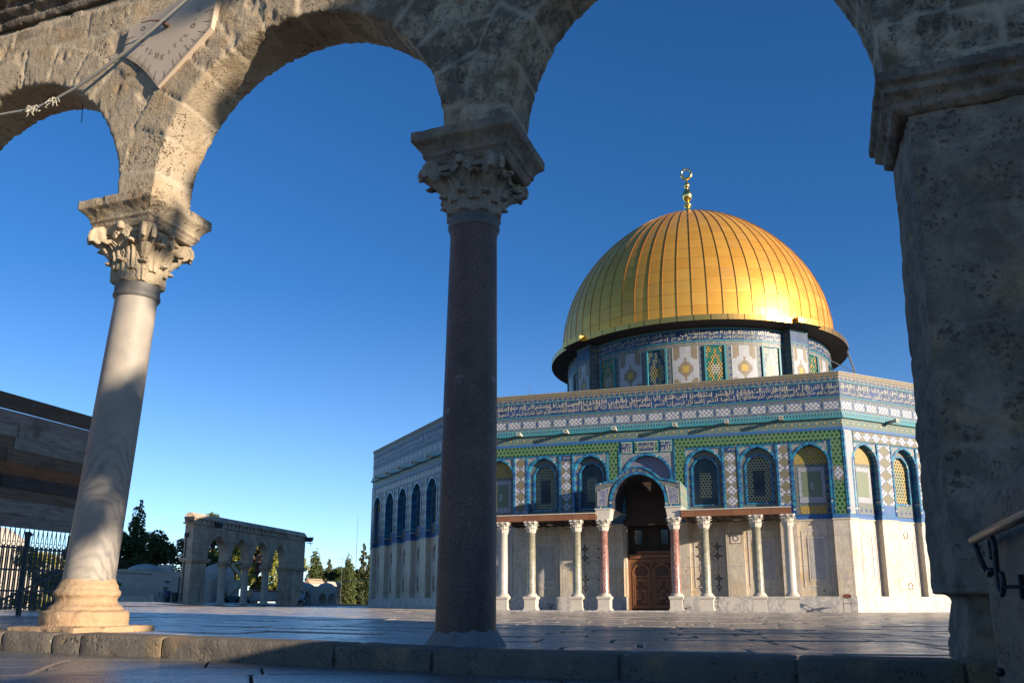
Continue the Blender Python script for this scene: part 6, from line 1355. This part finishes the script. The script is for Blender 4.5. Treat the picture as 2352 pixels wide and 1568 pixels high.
for z in (.28,.60,1.0,1.42): m.bar(hw_(-9.5,.02,z),hw_(3.2,.02,z),.025,.035)
s=-9.5
while s<3.2:
    m.bar(hw_(s,.02,.24),hw_(s,.02,1.46),.022); m.bar(hw_(s+.045,.02,.24),hw_(s+.045,.02,1.46),.022)
    m.bar(hw_(s-.02,.02,1.46),hw_(s+.022,.02,1.80),.012); m.bar(hw_(s+.065,.02,1.46),hw_(s+.022,.02,1.80),.012)
    for zz in (.45,.82,1.22): m.bar(hw_(s-.01,.02,zz),hw_(s+.055,.02,zz),.02)
    m.tube([hw_(s+.022+.045*math.cos(t*PI/4),.02,1.50+.045*math.sin(t*PI/4)) for t in range(9)],.008,4,0,False)
    s+=.115
m.build('railing',['fence_paint'],fe)
for s in (-9.4,-7.6,-5.8,-4.0,-2.2,-.9,.15,1.1,2.2,3.15): q=MB(); q.bar(hw_(s,.0,0),hw_(s,.0,1.75),.075); q.lathe([(.001,1.50),(.05,1.55),(.001,1.60)],8,(hw_(s,.06,0)[0],hw_(s,.06,0)[1])); q.build('post',['fence_paint'],fe)
q=MB(); q.bar(hw_(.3,.06,.3),hw_(2.6,.06,1.25),.03); q.build('brace',['fence_paint'],fe)
# sunlit things behind the fence
for i,(x,y,h,r,l) in enumerate(((-13.6,21,1.7,.9,'sunlit shrub behind the iron fence at the picture edge'),(-14.6,26.5,1.9,1.0,'sunlit shrub behind the middle of the iron fence'),(-12.9,24.6,1.3,.6,'small sunlit shrub behind the diagonal fence brace'))): broad(x,y,h,r,l,50+i,'olive_gold',3500,.07,name='shrub',base=.05,shell=.3,z0=gz(x,y))
sb=empty('pale_hut',(-18.2,29,.2),R(15),'pale sunlit stone hut with a green door seen through the iron fence','hut'); m=MB(); m.box(-2.2,2.2,0,2.5,-.2,1.9); m.build('wall',['pale_stone'],sb); m=MB(); m.lathe([(1.5,1.9),(1.2,2.4),(.7,2.75),(.05,2.9)],16,(0,1.2)); m.build('dome',['pale_stone'],sb,smooth=True); m=MB(); m.box(.2,.75,-.05,0,0,1.25); m.build('door',['door_green'],sb)
# ------------------------------------------------------------------ behind the viewer: unseen blocks added for shade, and a tree read from dapples
def SW(s,w_): return (-.809*s+.588*w_,.588*s+.809*w_)
def shade_block(name,s,wa,wb,h,depth,label):
    x,y=SW(s,(wa+wb)/2); b=empty(name,(x,y,-.2),SAZ+PI/2,label,'building'); hw__=(wb-wa)/2
    m=MB(); m.box(-hw__,hw__,-depth,0,0,h); m.box(-hw__-.1,hw__+.1,-depth-.1,.1,h,h+.15); m.build('wall',['ashlar'],b)
    for k in range(int(hw__*2/2.6)):
        xx=-hw__+1.4+k*2.6; m=MB(); m.box(xx-.45,xx+.45,.0,.03,1.0,2.6); m.add([(xx-.45,.03,2.6),(xx+.45,.03,2.6),(xx+.3,.03,2.9),(xx,.03,3.05),(xx-.3,.03,2.9)],[(0,1,2,3,4)]); m.build('window',['glass_dark'],b)
shade_block('shade_block',-22,5.3,12.9,14.,6,'tall unseen stone block added to shade the stairs, behind the viewer')
shade_block('shade_block',-22,13.2,27,5.1,5,'low unseen stone wing added to shade the plaza, behind the viewer')
tx,ty=SW(-15,5.3); tt=empty('broadleaf_tree',(tx,ty,-.2),0,'slim leafy tree beside the tall added shade block, behind the viewer','tree')
CL=[(5.45+.25*math.sin(k*2.1),4.4+k*.62,.42+.12*math.sin(k*3.7)) for k in range(15)]+[(4.45,6.35,.38),(4.80,5.95,.40),(4.6,6.75,.36),(4.95,6.6,.40),(4.45,5.75,.26),(4.75,7.1,.24),(4.35,6.0,.2),(4.8,8.75,.26),(4.5,8.3,.14),(5.05,9.4,.3),(4.75,10.1,.2),(5.0,11.2,.34),(4.6,11.0,.18),(5.1,8.1,.22)]
TC=[((w_-5.3)*.588+random.uniform(-.3,.3)*.8,(w_-5.3)*.809-random.uniform(-.3,.3)*.6,z+.2) for w_,z,r in CL]
leaves('foliage','shrub_green',tt,TC,[(r,r,r) for _,_,r in CL],30000,.085,71,.12); trunk(tt,11.5,.12,TC[::2],71)
